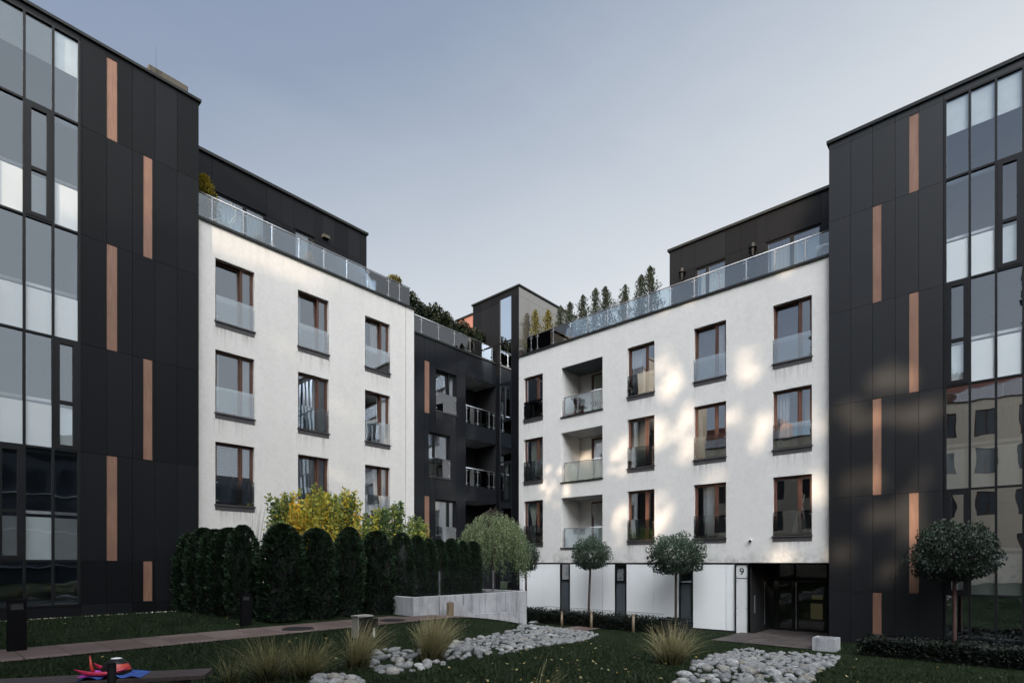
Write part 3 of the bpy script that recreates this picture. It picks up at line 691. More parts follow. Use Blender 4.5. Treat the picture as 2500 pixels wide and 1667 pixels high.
# entrance
mb = MB(F)
mb.face([(6.93, .0, -2.7), (6.93, 1.9, -2.7), (6.93, 1.9, 0), (6.93, .0, 0)])
mb.face([(4.35, .1, -2.7), (4.35, 1.9, -2.7), (4.35, 1.9, 0), (4.35, .1, 0)])
mb.face([(4.34, .0, -.003), (6.93, .0, -.003), (6.93, 1.9, -.003), (4.34, 1.9, -.003)])
en = mb.build('entrance_recess', 'backing', RW)
FE = Fr('R', 22.3)
ex = lambda px: onU(px, 1400, 22.3)[0]
mb = MB(FE); zt = -.56
mb.box(4.36, 6.92, -.03, .06, zt - .03, zt + .03); mb.box(4.36, 6.92, -.03, .06, -.06, -.01); mb.box(4.36, 6.92, -.03, .06, -2.62, -2.5)
for x in (1869, 1893.5, 1941, 2021.5): s = ex(x); mb.box(s - .035, s + .035, -.029, .059, -2.5, -.06)
mb.build('door_frame', 'black', en)
dx = [ex(x) for x in (1869, 1893.5, 1941, 2021.5)]
for k in range(3):
    a, b = dx[k + 1] + .035, dx[k] - .035
    MB(FE).face([(a, .01, zt + .03), (b, .01, zt + .03), (b, .01, -.06), (a, .01, -.06)]).build('transom_pane', 'door_glass', en)
    if k == 0: MB(FE).face([(a, .01, -2.5), (b, .01, -2.5), (b, .01, zt - .03), (a, .01, zt - .03)]).build('side_pane', 'door_glass', en)
    else:
        mb = MB(FE); bars(mb, a + .004, b - .004, -2.495, zt - .034, .07, -.02, .05); dr = mb.build('door', 'black', en)
        MB(FE).face([(a + .07, .01, -2.42), (b - .07, .01, -2.42), (b - .07, .01, zt - .1), (a + .07, .01, zt - .1)]).build('door_pane', 'door_glass', en)
hs = dx[2] - .06
mb = MB(FE); mb.tube([(hs, -.09, -2.45), (hs, -.09, -.72)], .016, 8); mb.box(hs - .01, hs + .01, -.09, -.02, -2.38, -2.36); mb.box(hs - .01, hs + .01, -.09, -.02, -.8, -.78); mb.build('door_handle', 'steel', en)
sx = ex(1868) ; mb = MB(FE); mb.box(sx - .012, sx + .012, -.07, -.05, -2.35, -.72); mb.build('door_edge_trim', 'steel', en)
mb = MB(F); mb.box(6.905, 6.925, .55, .62, -1.85, -1.2); mb.build('intercom', 'steel', en)
mb = MB(F); mb.box(4.3, 7, 5.5, 5.52, -2.7, 0); mb.face([(4.3, 1.9, -2.62), (7, 1.9, -2.62), (7, 5.5, -2.62), (4.3, 5.5, -2.62)]); mb.face([(4.3, 1.9, -.01), (7, 1.9, -.01), (7, 5.5, -.01), (4.3, 5.5, -.01)])
for s in (4.3, 7): mb.face([(s, 1.9, -2.7), (s, 5.5, -2.7), (s, 5.5, 0), (s, 1.9, 0)])
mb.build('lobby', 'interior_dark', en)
FG = Fr('R', 25.4)
for (x0, x1, y0, y1) in ((1979, 2008, 1472, 1510), (1982, 2008, 1452, 1462), (1893, 1906, 1470, 1504), (1893, 1906, 1446, 1457)):
    a, b = sorted((onU(x0, 1400, 25.4)[0], onU(x1, 1400, 25.4)[0])); z1_, z0_ = onU(x0, y0, 25.4)[1], onU(x0, y1, 25.4)[1]
    MB(FG).box(a, b, 0, .03, z0_, z1_).build('lobby_window', 'glow', en)
# ================================================================== RIGHT DARK BUILDING
RD = thing('apartment_building', 'tall black panelled building at the right edge with a glazed bay and copper-brown strips', 'building', (20.35, 1, Z0 - 2.6))
F = Fr('R', 20.35)
JR = [-2.3, -.92, 2.09, 5.08, 8.06, 11.06, 13.38]
SR = [1.35, .80, .24, -.32, -.88, -1.44, -2.0, -2.56]
A, B = (1.97, 2.2), (2.9, 3.13)
stripR = [(*A, 11.06, 13.37), (*A, 5.08, 8.06), (*A, -.92, 2.09), (*B, 8.06, 11.06), (*B, 2.09, 5.08), (*B, -2.27, -.92)]
mb = MB(F); mb.face([(1.34, .06, -2.8), (4.34, .06, -2.8), (4.34, .06, 13.6), (1.34, .06, 13.6)]); mb.box(-8, -2.58, .04, .06, -2.8, 13.6)
mb.face([(4.335, .06, 10), (4.335, 8, 10), (4.335, 8, 13.6), (4.335, .06, 13.6)]); mb.face([(4.335, .0, -2.8), (4.335, .5, -2.8), (4.335, .5, 13.6), (4.335, .0, 13.6)])
mb.build('wall', 'backing', RD)
mb = MB(F); panels(mb, 1.385, 4.34, -2.75, 13.6, [1.97, 2.55, 3.13, 3.72], JR[1:-1] + [13.4], -.01, .05, stripR)
panels(mb, -8, -2.6, -2.75, 13.6, [-3.2, -3.8, -4.4, -5, -5.6, -6.2], JR[1:-1], -.01, .03)
mb.box(-2.59, 1.38, -.012, .05, 13.41, 13.6); mb.box(-2.59, 1.38, -.012, .05, -2.8, -2.33)
mb.build('cladding', 'panel', RD)
for (a, b, c, e) in stripR: MB(F).box(a, b, .0, .05, c + .01, e - .01).build('wood_strip', 'strip', RD)
mb = MB(F); mb.box(-8.05, 4.4, -.07, 8, 13.6, 13.7); mb.build('coping', 'coping', RD)
curtain_wall(RD, F, SR, JR, -1, {(2, 4), (0, 3), (0, 1), (4, 3), (5, 2)}, 0, gms=('glass_wall_r', 'glass_wall_top'))
shell(RD, F, -8, 4.33, -2.7, 13.59, 10, ends='backing', d=.2)
mb = MB(F)
for s in (1.42, 1.93, 2.24, 2.51, 2.59, 2.86, 3.17, 3.68, 3.76, 4.3):
    for z in np.arange(-2.4, 13.3, .62): mb.disc(s, -.014, float(z), .007, .006, 5)
mb.build('screw', 'sill', RD)['kind'] = 'stuff'
# ================================================================== small things on the buildings
def box_thing(name, label, cat, parts, loc, group=None):
    t = thing(name, label, cat, loc, group)
    for pn, mat, fn, sm in parts: mb = MB(); fn(mb); mb.build(pn, mat, t, smooth=sm)
    return t
def wall_lamp(F, s, z, d, label):
    p = F(s, d, z); t = thing('wall_lamp', label, 'lamp', p, 'wall lamps on the penthouses')
    mb = MB(F); mb.tube([(s, d - .16, z + .16), (s, d - .16, z + .02), (s, d - .16, z)], [.15, .15, .09], 10); mb.build('lamp_shade', 'black', t)
    mb = MB(F); mb.tube([(s, d - .16, z - .003), (s, d - .16, z - .3)], [.085, .035], 10); mb.build('diffuser', 'metal_dark', t)
    mb = MB(F); mb.box(s - .03, s + .03, d - .1, d, z + .05, z + .12); mb.build('bracket', 'black', t)
Fp = Fr('R', UR)
s, z = onU(1669, 668, 22.4); wall_lamp(Fp, s, z - .05, 1.9, 'black cone wall lamp nearest the outer corner of the right penthouse')
s, z = onU(1841, 608, 22.4); wall_lamp(Fp, s, z - .05, 1.9, 'black cone wall lamp between the two terrace doors of the right penthouse')
Fq = Fr('L', VL); s, z = onV(793, 580, 21.06)
t = thing('wall_lamp', 'flat box shaped wall lamp on the left penthouse', 'lamp', Fq(s, 1.76, z), 'wall lamps on the penthouses')
MB(Fq).box(s - .14, s + .14, 1.6, 1.755, z - .06, z + .05).build('housing', 'chimney', t); MB(Fq).box(s - .12, s + .12, 1.62, 1.74, z - .075, z - .063).build('diffuser', 'metal_dark', t)
# air conditioner
a0, zc = onU(1999, 620, 20.95); a1 = onU(2019, 620, 20.95)[0]
t = thing('air_conditioner', 'white outdoor air conditioning unit behind the glass at the end of the right terrace', 'air conditioner', (20.95, (a0 + a1) / 2, Z0 + 10.12))
Fa = Fr('R', 20.9); lo, hi = min(a0, a1) - .3, max(a0, a1) + .1
MB(Fa).box(lo, hi, 0, .28, 10.15, 10.72).build('housing', 'white_plastic', t, bevel=.015)
mb = MB(Fa)
for k in range(5): r = .05 + .04 * k; mb.tube([((lo + hi) / 2 + .05 + r * math.cos(q * .524), -.008, 10.43 + r * math.sin(q * .524)) for q in range(13)], .006, 4)
mb.build('fan_grille', 'metal_dark', t); MB(Fa).box(lo + .05, hi - .05, .05, .2, 10.12, 10.149).build('foot', 'metal_dark', t)
# security camera
s, z = onU(1833, 1319); t = thing('security_camera', 'small white security camera on the white wall above the entrance', 'camera', Fp(s, 0, z))
MB(Fp).disc(s, -.09, z, .05, .13, 12).build('dome', 'white_plastic', t, smooth=False); MB(Fp).disc(s - .01, -.13, z - .02, .035, .04, 12).build('lens', 'black', t)
# chimney + antenna
t = thing('chimney', 'weathered wide chimney with an overhanging concrete cap on the left roof', 'chimney', (6.2, 21.5, Z0 + 14.68))
mb = MB(); mb.box(5.72, 6.7, 21.1, 21.9, 14.6, 16.1); mb.build('stack', 'chimney', t)
mb = MB(); mb.box(5.62, 6.8, 21.0, 22.0, 16.1, 16.36); mb.build('cap', 'chimney', t, bevel=.03)
t = thing('antenna', 'thin upright rod antenna beside the chimney on the left roof', 'antenna', (5.82, 21.05, Z0 + 14.68))
MB().tube([(5.82, 20.95, 14.6), (5.815, 20.95, 17.0)], [.008, .004], 5).build('rod', 'metal_dark', t); MB().box(5.76, 5.88, 20.89, 21.01, 14.69, 14.72).build('base', 'metal_dark', t)
# deer figure
u0, z0_ = onV(548, 552, 19.9)
t = thing('deer_figure', 'pale wire reindeer figure standing on the left roof terrace behind the glass', 'garden figure', (u0, 19.9, Z0 + 11.08))
D = lambda a, b: (u0 + a, 19.85, 11.1 + b)
mb = MB()
for off in (-.06, 0, .06):
    q = lambda a, b: (u0 + a, 19.85 + off, 11.1 + b)
    mb.tube([q(-.52, .30), q(-.3, .42), q(0, .40), q(.12, .45), q(.25, .7), q(.33, .82)], .012, 5); mb.tube([q(-.5, .30), q(-.3, .22), q(0, .24), q(.14, .3), q(.33, .72)], .012, 5)
for a in (-.5, -.4, -.25, -.1, .05): mb.tube([D(a, .25), (u0 + a, 19.93, 11.1 + .33), D(a, .42), (u0 + a, 19.77, 11.1 + .33), D(a, .25)], .008, 4)
mb.build('body', 'wire', t)
MB().tube([D(.28, .8), D(.4, .86), D(.55, .76), D(.4, .72), D(.3, .76)], .014, 5).build('head', 'wire', t)
for k, (p, q) in enumerate((((.33, .86), (.18, 1.25)), ((.36, .86), (.3, 1.2)))): mb = MB(); mb.tube([D(*p), D((p[0] + q[0]) / 2, 1.0), D(*q)], .011, 5); mb.tube([D((p[0] + q[0]) / 2, 1.0), D(p[0] + .1, 1.12)], .009, 5); mb.build('antler', 'wire', t)
for a in (-.48, -.42, .02, .1): MB().tube([D(a, .26), D(a + .04, .12), D(a, -.01)], .011, 5).build('leg', 'wire', t)
# balcony furniture
t = thing('folding_chair', 'dark folding chair leaning back on the topmost white balcony', 'chair', (21.2, 14.6, Z0 + 6.67))
bx = lambda s, d, z: (UR + d, s, z)
mb = MB()
for d in (.35, .8): mb.tube([bx(14.95, d, 6.69), bx(14.5, d, 7.25)], .018, 6); mb.tube([bx(14.45, d, 6.69), bx(15.0, d, 7.6)], .018, 6)
mb.build('frame', 'chair_wood', t); MB().face([bx(14.72, .37, 7.12), bx(15.02, .37, 7.62), bx(15.02, .78, 7.62), bx(14.72, .78, 7.12)]).build('backrest', 'black', t)
MB().box(UR + .36, UR + .79, 14.35, 14.8, 7.08, 7.12).build('seat', 'chair_wood', t)
t = thing('garden_table', 'small dark round table on the topmost white balcony', 'table', (21.3, 13.9, Z0 + 6.67))
MB().tube([(21.3, 13.9, 7.22), (21.3, 13.9, 7.25)], .3, 16).build('table_top', 'chair_wood', t)
for q in range(3): MB().tube([(21.3, 13.9, 7.21), (21.3 + .25 * math.cos(q * 2.1), 13.9 + .25 * math.sin(q * 2.1), 6.68)], .014, 5).build('leg', 'black', t)
t = thing('flower_box', 'terracotta flower box on the floor of the topmost white balcony', 'planter', (UR + .2, 14.9, Z0 + 6.67))
MB().box(UR + .08, UR + .26, 14.2, 15.1, 6.675, 6.81).build('box', 'box_red', t, bevel=.01); MB().box(UR + .1, UR + .24, 14.22, 15.08, 6.8, 6.815).build('soil', 'soil', t)
t = thing('garden_chair', 'pale lounge chair behind the frosted glass of the middle white balcony', 'chair', (21.2, 14.6, Z0 + 3.68))
MB().box(UR + .3, UR + .9, 14.3, 14.9, 3.95, 4.12).build('seat', 'curtain', t, bevel=.03); MB().box(UR + .3, UR + .9, 14.86, 15.0, 3.95, 4.5).build('backrest', 'curtain', t, bevel=.03)
for d in (.34, .86):
    for s in (14.34, 14.86): MB().tube([(UR + d, s, 3.69), (UR + d, s, 3.95)], .02, 6).build('leg', 'black', t)
t = thing('stepladder', 'white stepladder standing open inside the lowest window by the right corner', 'ladder', (21.3, 5.5, Z0 + .4))
for d, n in ((0, 'rail_front'), (1, 'rail_back')):
    mb = MB()
    for dd in (-.16, .16):
        mb.tube([bx(5.45 + (-.28 if d else .36), .8 + dd, .42), bx(5.42, .8 + dd * .7, 2.05)], .02, 5)
    if not d:
        for q in range(5): f = .15 + .17 * q; mb.tube([bx(5.81 - .39 * f, .8 - .15, .42 + 1.63 * f), bx(5.81 - .39 * f, .8 + .15, .42 + 1.63 * f)], .02, 5)
    mb.build('ladder_frame' if not d else 'support_frame', 'white_plastic', t)
mb = MB(); mb.tube([bx(5.42, .69, 2.05), bx(5.33, .69, 2.4), bx(5.33, .91, 2.4), bx(5.42, .91, 2.05)], .015, 5); mb.build('handle_loop', 'white_plastic', t)
# flower box on lowest corner balcony
t = thing('flower_box', 'grey flower box of red flowers hung on the lowest corner balcony railing', 'planter', (18.9, 19.3, Z0 + 1.5))
MB().box(18.5, 19.15, 19.2, 19.38, 1.35, 1.52).build('box', 'pot', t, bevel=.01)
P = np.stack([rng.uniform(-.4, .25, 400), rng.uniform(-.12, .08, 400), rng.uniform(0, .2, 400)], 1); add_mesh('plant', quadmesh('plant', leaves(P, .06, .6), rng.random(400), 'ball'), t)
P = np.stack([rng.uniform(-.4, .25, 40), rng.uniform(-.12, .08, 40), rng.uniform(.05, .22, 40)], 1); add_mesh('flower', quadmesh('flower', leaves(P, .05, .9), rng.random(40), 'red'), t)['kind'] = 'stuff'
# ================================================================== GROUND
mb = MB()
us = [-250, -120, -60, -30] + list(np.arange(-16, 24.01, .5)) + [30, 60, 120, 250]; vs = [-250, -120, -60, -30] + list(np.arange(-14, 24.01, .5)) + [30, 60, 120, 250]
n = len(vs)
for u in us:
    for v in vs: mb.v.append((u, v, ground_h(u, v) + Z0))
for i in range(len(us) - 1):
    for j in range(n - 1): a = i * n + j; mb.f.append((a, a + 1, a + n + 1, a + n)); mb.t.append(.5)
tag(mb.build('lawn', 'lawn', smooth=True), kind='structure')
# paved path
mb = MB(); mbj = MB()
mbj.grid(lambda i, j: (-9 + 29.5 * i, 11.72 + (1.66 - (.5 if -9 + 29.5 * i > 10.1 else 0)) * j, ground_h(-9 + 29.5 * i, 12.5) + .012), 80, 2)
u = -9.0
while u < 20:
    w = random.choice((.42, .6, .6, .78)); wd = 1.66 if u + w < 10.15 else 1.14
    cuts = [0, random.choice((.38, .42)), wd * .72, wd]
    for k in range(3):
        v0, v1 = 11.72 + cuts[k] + .007, 11.72 + cuts[k + 1] - .007
        q = lambda uu, vv: (uu, vv, ground_h(uu, 12.5) + .022)
        mb.face([q(u + .007, v0), q(u + w - .007, v0), q(u + w - .007, v1), q(u + .007, v1)], random.random())
    u += w
tag(mbj.build('path_bed', 'paving_joint'), kind='structure'); tag(mb.build('path', 'paving'), kind='structure')
# entrance paving
mb = MB()
for i in range(10):
    for j in range(7):
        a = 17.9 + i * .45; b = 4.0 + j * .46
        if a > 20.2 and (b < 4.2 or b > 6.6): continue
        zz = max(ground_h(a, b), -2.6) + .03
        mb.face([(a, b, zz), (a + .438, b, zz), (a + .438, b + .45, zz), (a, b + .45, zz)], random.random())
tag(mb.build('entrance_paving', 'paving_dark'), kind='structure')
tag(MB().box(17.88, 22.4, 3.98, 7.24, -2.9, -2.585).build('entrance_bed', 'paving_joint'), kind='structure')
# raised bed behind the concrete wall
tag(MB().grid(lambda i, j: (10.42 + 4.7 * i, 13.22 + 6.1 * j, -1.12 + .03 * math.sin(9 * i) * math.cos(7 * j)), 12, 12).box(10.45, 15.1, 13.24, 19.3, -2.6, -1.16).build('planting_bed', 'soil'), kind='structure')
# concrete retaining wall and stair parapet
t = thing('retaining_wall', 'pale board-marked concrete retaining wall at the end of the garden path', 'wall', (12.8, 13.1, Z0 - 2.2))
mb = MB(); x0, x1 = 10.2, 15.35
mb.box(x0, x1, 13.0, 13.2, -2.7, -1.02); mb.box(x1 - .2, x1, 13.201, 16, -2.7, -1.02); mb.box(x0, x0 + .2, 13.201, 14.0, -2.2, -1.02)
mb.build('wall_slab', 'concrete', t, bevel=.012)
mb = MB()
for s in (11.2, 12.2, 13.2, 14.2): mb.box(s - .004, s + .004, 12.996, 13.0, -2.7, -1.03)
mb.build('panel_joint', 'paving_joint', t)
pp = [(1103, 1467), (1120, 1468), (1155, 1499), (1244, 1493), (1267, 1517), (1267, 1545), (1103, 1530)]
P2 = [onV(x, y, 12.8) for x, y in pp]
t = thing('stair_parapet', 'low stepped concrete parapet in front of the concrete retaining wall', 'parapet', (P2[0][0], 12.9, Z0 - 2.2))
mb = MB(); n = len(P2)
mb.face([(u, 12.8, z) for u, z in P2]); mb.face([(u, 12.95, z) for u, z in P2][::-1])
for k in range(n): a, b = P2[k], P2[(k + 1) % n]; mb.face([(a[0], 12.8, a[1]), (b[0], 12.8, b[1]), (b[0], 12.95, b[1]), (a[0], 12.95, a[1])])
mb.build('parapet_slab', 'concrete', t)
u, z = onV(1091, 1470, 12.6)
t = thing('wooden_post', 'short thick wooden post standing in front of the concrete retaining wall', 'post', (u, 12.6, Z0 - 1.7))
MB().box(u, u + .2, 12.5, 12.62, -2.2, z).build('shaft', 'post_wood', t, bevel=.01)
g = onG(1325, 1520); t = thing('concrete_slab', 'low tapered concrete slab lying by the hedge past the retaining wall', 'slab', (g[0], g[1], g[2] + Z0))
mb = MB(); c = Vector((g[0], g[1], g[2])); ax = Vector((.6664, -.7456, 0)); ay = Vector((.7456, .6664, 0))
pts = [c - ax * .6, c + ax * .55, c + ax * .75 + ay * .1, c + ax * .3 + ay * .5 + Vector((0, 0, .05)), c - ax * .3 + ay * .5]
top = [p + Vector((0, 0, h)) for p, h in zip(pts, (.03, .2, .03, .26, .12))]
mb.face([tuple(p) for p in top]);
for k in range(5): mb.face([tuple(pts[k] - Vector((0, 0, .2))), tuple(pts[(k + 1) % 5] - Vector((0, 0, .2))), tuple(top[(k + 1) % 5]), tuple(top[k])])
mb.build('slab_body', 'concrete', t)
# planter block by the entrance
t = thing('concrete_planter', 'square concrete planter block beside the entrance paving', 'planter', (18.2, 3.95, Z0 - 2.58))
mb = MB(); bars_ = ((17.9, 18.5, 3.65, 3.72), (17.9, 18.5, 4.18, 4.25), (17.9, 17.97, 3.72, 4.18), (18.43, 18.5, 3.72, 4.18))
for a, b, c, e in bars_: mb.box(a, b, c, e, -2.7, -2.18)
mb.build('box', 'concrete', t); MB().box(17.97, 18.43, 3.72, 4.18, -2.68, -2.25).build('soil', 'soil', t)
# ------------------------------------------------------------------ bollards
def bollard(px, py, w, h, label, twist=0):
    g = onG(px, py); t = thing('bollard_light', label, 'bollard', (g[0], g[1], g[2] + Z0), 'black bollard lights along the path')
    def bb(m, a0, a1, b0, b1, c0, c1): m.box(g[0] + a0, g[0] + a1, g[1] + b0, g[1] + b1, g[2] + c0, g[2] + c1)
    mb = MB(); bb(mb, -w / 2, w / 2, -w * .25, w * .25, -.1, h * .80); mb.build('column', 'bollard', t, bevel=.006)
    mb = MB(); bb(mb, -w / 2, w / 2, -w * .25, w * .25, h * .93, h); bb(mb, -w / 2, -w / 2 + .03, -w * .25, w * .25, h * .80, h * .93); bb(mb, w / 2 - .03, w / 2, -w * .25, w * .25, h * .80, h * .93); mb.build('cap', 'bollard', t)
    mb = MB(); bb(mb, -w * .32, w * .32, -w * .18, w * .18, h * .801, h * .929); mb.build('lens', 'lens', t)
bollard(41, 1590, .26, .93, 'big black bollard light at the far left beside the path')
bollard(600, 1528, .24, .80, 'black bollard light in front of the dark thuja hedge')
g = (18.15, .0, 0)
for (u, v, lb) in ((18.15, 2.35, 'low black bollard light rising from the hedge below the right glazed bay'),):
    zz = ground_h(u, v); t = thing('bollard_light', lb, 'bollard', (u, v, zz + Z0), 'black bollard lights along the path')
    MB().box(u - .07, u + .07, v - .13, v + .13, zz - .1, zz + .46).build('column', 'bollard', t); MB().box(u - .075, u + .075, v - .14, v + .14, zz + .54, zz + .6).build('cap', 'bollard', t)
    MB().box(u - .06, u + .06, v - .11, v + .11, zz + .461, zz + .539).build('lens', 'lens', t)
# pale utility box with white pipe
g = onG(882, 1556); t = thing('utility_box', 'slatted pale grey utility box with a light top beside the grass clumps', 'box', (g[0], g[1], g[2] + Z0))
mb = MB(); mb.box(g[0] - .12, g[0] + .2, g[1] - .1, g[1] + .14, g[2] - .1, g[2] + .44); mb.build('housing', 'black', t)
mb = MB()
for k in range(7): mb.box(g[0] - .135, g[0] - .121, g[1] - .1 + k * .035, g[1] - .1 + k * .035 + .03, g[2] - .02, g[2] + .43)
mb.build('slatted_front', 'box_grey', t)
MB().box(g[0] - .15, g[0] + .22, g[1] - .12, g[1] + .16, g[2] + .441, g[2] + .47).build('lid', 'box_grey', t)
MB().tube([(g[0] + .25, g[1] - .09, g[2] - .1), (g[0] + .25, g[1] - .09, g[2] + .2)], .022, 8).build('pipe', 'white_plastic', t)
MB().box(g[0] + .2, g[0] + .32, g[1] - .16, g[1] - .0, g[2] + .2, g[2] + .4).build('spotlight', 'black', t, bevel=.02)
# manhole covers
for px, py, lb, r in ((727, 1537, 'round cast iron manhole cover in the path nearer the bench', .36), (957, 1516, 'round cast iron manhole cover in the path near the retaining wall', .36)):
    g = onG(px, py); zz = ground_h(g[0], 12.5) + .026
    t = thing('manhole_cover', lb, 'manhole cover', (g[0], g[1], zz + Z0), 'manhole covers in the path')
    MB().tube([(g[0], g[1], zz - .02), (g[0], g[1], zz + .008)], r, 28).build('lid', 'iron', t)
    mb = MB()
    for k in range(-4, 5): w = math.sqrt(max(0, (r * .9) ** 2 - (k * r * .2) ** 2)); mb.box(g[0] - w, g[0] + w, g[1] + k * r * .2 - .012, g[1] + k * r * .2 + .012, zz + .008, zz + .016)
    mb.build('rib', 'iron', t)
# litter bin behind the hedge
u, z = 17.75, ground_h(17.75, 9.1); v = onU(1626, 1520, 17.75)[0]
t = thing('litter_bin', 'small black round litter bin at the hedge behind the grass clump', 'bin', (u, v, z + Z0))
mb = MB(); mb.tube([(u, v, z), (u, v, z + .55)], [.16, .17], 16); mb.build('body', 'black', t); MB().tube([(u, v, z + .58), (u, v, z + .62)], .185, 16).build('lid', 'black', t)
mb = MB()
for k in range(4): mb.tube([(u + .13 * math.cos(k * 1.57), v + .13 * math.sin(k * 1.57), z + .55), (u + .13 * math.cos(k * 1.57), v + .13 * math.sin(k * 1.57), z + .58)], .012, 5)
mb.build('lid_support', 'black', t)
# ------------------------------------------------------------------ fence posts and wire mesh along the low hedge
pl = ['leftmost pale wooden post, at the corner of the low hedge', 'pale wooden post with a ringed top, second from the retaining wall', 'pale wooden post nearest the litter bin, third from the retaining wall']
vp = []
for px, lb, tp in ((1371.5, pl[0], 1492), (1443.6, pl[1], 1491.5), (1546, pl[2], 1498)):
    v, z1_ = onU(px, tp, 18.0); zz = ground_h(18, v); vp.append(v)
    t = thing('fence_post', lb, 'post', (18, v, zz + Z0), 'wooden posts before the low hedge')
    MB().tube([(18, v, zz - .1), (18, v, z1_ - .06)], [.055, .048], 10).build('shaft', 'post_wood', t, smooth=True)
    MB().tube([(18, v, z1_ - .058), (18, v, z1_ - .04), (18, v, z1_)], [.06, .062, .05], 10).build('cap', 'post_wood', t)
t = thing('wire_fence', 'low diamond wire mesh fence showing above the low hedge', 'fence', (18.1, 11, Z0 - 2.5))
mb = MB(Fr('R', 18.9)); s = 9.4
while s < 14.4:
    mb.tube([(s, 0, -2.5), (s + .62, 0, -1.88)], .004, 3); mb.tube([(s + .62, 0.01, -2.5), (s, 0.01, -1.88)], .004, 3); s += .075
mb.build('mesh', 'metal_dark', t); MB(Fr('R', 18.9)).tube([(9.4, 0, -1.88), (15.0, 0, -1.88)], .006, 4).build('top_wire', 'metal_dark', t)
# garden fence on the retaining wall
t = thing('wire_fence', 'green panel wire fence standing on the concrete retaining wall', 'fence', (12.7, 13.15, Z0 - 1.02))
mb = MB(Fr('L', 13.12)); s = 10.2
while s < 15.3: mb.tube([(s, 0, -1.02), (s, 0, -.27)], .003, 3); s += .055
for z in (-.95, -.62, -.30): mb.tube([(10.2, .006, z), (15.3, .006, z)], .005, 4)
mb.build('wire_panel', 'metal_dark', t)
for px in (1074, 1205): s = onV(px, 1400, 13.12)[0]; MB(Fr('L', 13.12)).box(s - .02, s + .02, .01, .05, -1.02, -.26).build('post', 'steel', t)
# ------------------------------------------------------------------ bench with clutter
bz = -1.10
def onZ(px, py, z): ru, rv = ray(px); tt = z * 1354 / (1373 - py); return ru * tt, rv * tt
c0 = onZ(470, 1625, bz); c1 = onZ(500, 1646, bz)
t = thing('garden_bench', 'dark weathered plank bench in the lower left corner', 'bench', (c0[0], c0[1], Z0 - 1.6))
dirv = Vector((onZ(150, 1665, bz)[0] - c1[0], onZ(150, 1665, bz)[1] - c1[1], 0)).normalized(); per = Vector((-dirv.y, dirv.x, 0))
if per.dot(Vector((.7456, .6664, 0))) < 0: per = -per
o1 = Vector((c1[0], c1[1], 0))
def bar(mb, a, b, p, q, z0, z1):
    n = len(mb.v)
    for z in (z0, z1):
        for x, y in ((a, p), (b, p), (b, q), (a, q)):
            w = o1 + dirv * x + per * y; mb.v.append((w.x, w.y, z + Z0))
    for f in ((3, 2, 1, 0), (4, 5, 6, 7), (0, 1, 5, 4), (1, 2, 6, 5), (2, 3, 7, 6), (3, 0, 4, 7)): mb.f.append(tuple(n + i for i in f)); mb.t.append(.5)
for k in range(4): mb = MB(); bar(mb, 0, 1.9, k * .095, k * .095 + .085, bz - .045, bz); mb.build('plank', 'bench_wood', t, bevel=.004)
for x in (.2, 1.6): mb = MB(); bar(mb, x, x + .09, .03, .35, -1.8, bz - .046); mb.build('leg', 'bench_wood', t)
def onb(x, y, z=0.0): w = o1 + dirv * x + per * y; return (w.x, w.y, bz + z)
cc = onZ(262, 1660, bz); xx = (Vector((cc[0], cc[1], 0)) - o1).dot(dirv)
cx = xx
t = thing('cycle_helmet', 'black rounded helmet with a white top patch and a red side patch on the bench', 'helmet', (*onb(cx, .2)[:2], bz + Z0))
def dome(mb, x, y, r, rz, ph0, ph1, th0, th1, z=0, sc_=1.0):
    r *= .92; rz *= .85
    mb.grid(lambda i, j: onb(x + r * sc_ * math.sin(ph0 + (ph1 - ph0) * j) * math.cos(th0 + (th1 - th0) * i) * 1.25, y + r * sc_ * math.sin(ph0 + (ph1 - ph0) * j) * math.sin(th0 + (th1 - th0) * i), z + rz * sc_ * math.cos(ph0 + (ph1 - ph0) * j)), 20, 8)
mb = MB(); dome(mb, cx, .2, .115, .17, .02, 1.6, 0, 6.283, .03); mb.build('shell', 'black', t, smooth=True)
mb = MB(); dome(mb, cx, .2, .115, .17, .02, .38, 0, 6.283, .032, 1.02); mb.build('top_patch', 'white_plastic', t, smooth=True)
mb = MB(); dome(mb, cx, .2, .115, .17, .9, 1.35, 3.3, 4.6, .03, 1.03); mb.build('side_patch', 'red', t, smooth=True)
t = thing('roller_blade_cover', 'bright pink curved plastic wings lying under the black helmet', 'toy', (*onb(cx, .1)[:2], bz + Z0))
mb = MB()
for k, (a, b, y, z) in enumerate(((-.15, .30, .08, .05), (.0, .22, .3, .07))):
    mb.tube([onb(cx + a + (b - a) * q / 8, y - .04 * math.sin(q / 8 * 3.14), z + .05 * (abs(q / 8 - .5) * 2) ** 2) for q in range(9)], [.004, .014, .02, .022, .024, .022, .02, .014, .004], 6)
mb.build('wing', 'pink', t, smooth=True)
mb = MB(); mb.tube([onb(cx + .16, .12, .05), onb(cx + .18, .12, .12), onb(cx + .19, .12, .22)], [.02, .014, .003], 6); mb.build('spike', 'red', t, smooth=True)
t = thing('folded_jacket', 'crumpled blue and magenta jacket spread on the bench under the helmet', 'jacket', (*onb(cx, .1)[:2], bz + Z0))
mb = MB(); mb.grid(lambda i, j: onb(cx - .26 + .52 * i, .0 + .34 * j, .004 + .03 * math.sin(3.14 * i) * (1 + .8 * math.sin(17 * i + 5 * j) * math.cos(11 * j))), 40, 20); mb.build('cloth', 'blue_cloth', t, smooth=True)
mb = MB(); mb.grid(lambda i, j: onb(cx + .05 + .22 * i, .05 + .2 * j, .03 + .04 * math.sin(3.14 * i) * math.sin(3.14 * j)), 14, 10); mb.build('lining', 'magenta', t, smooth=True)
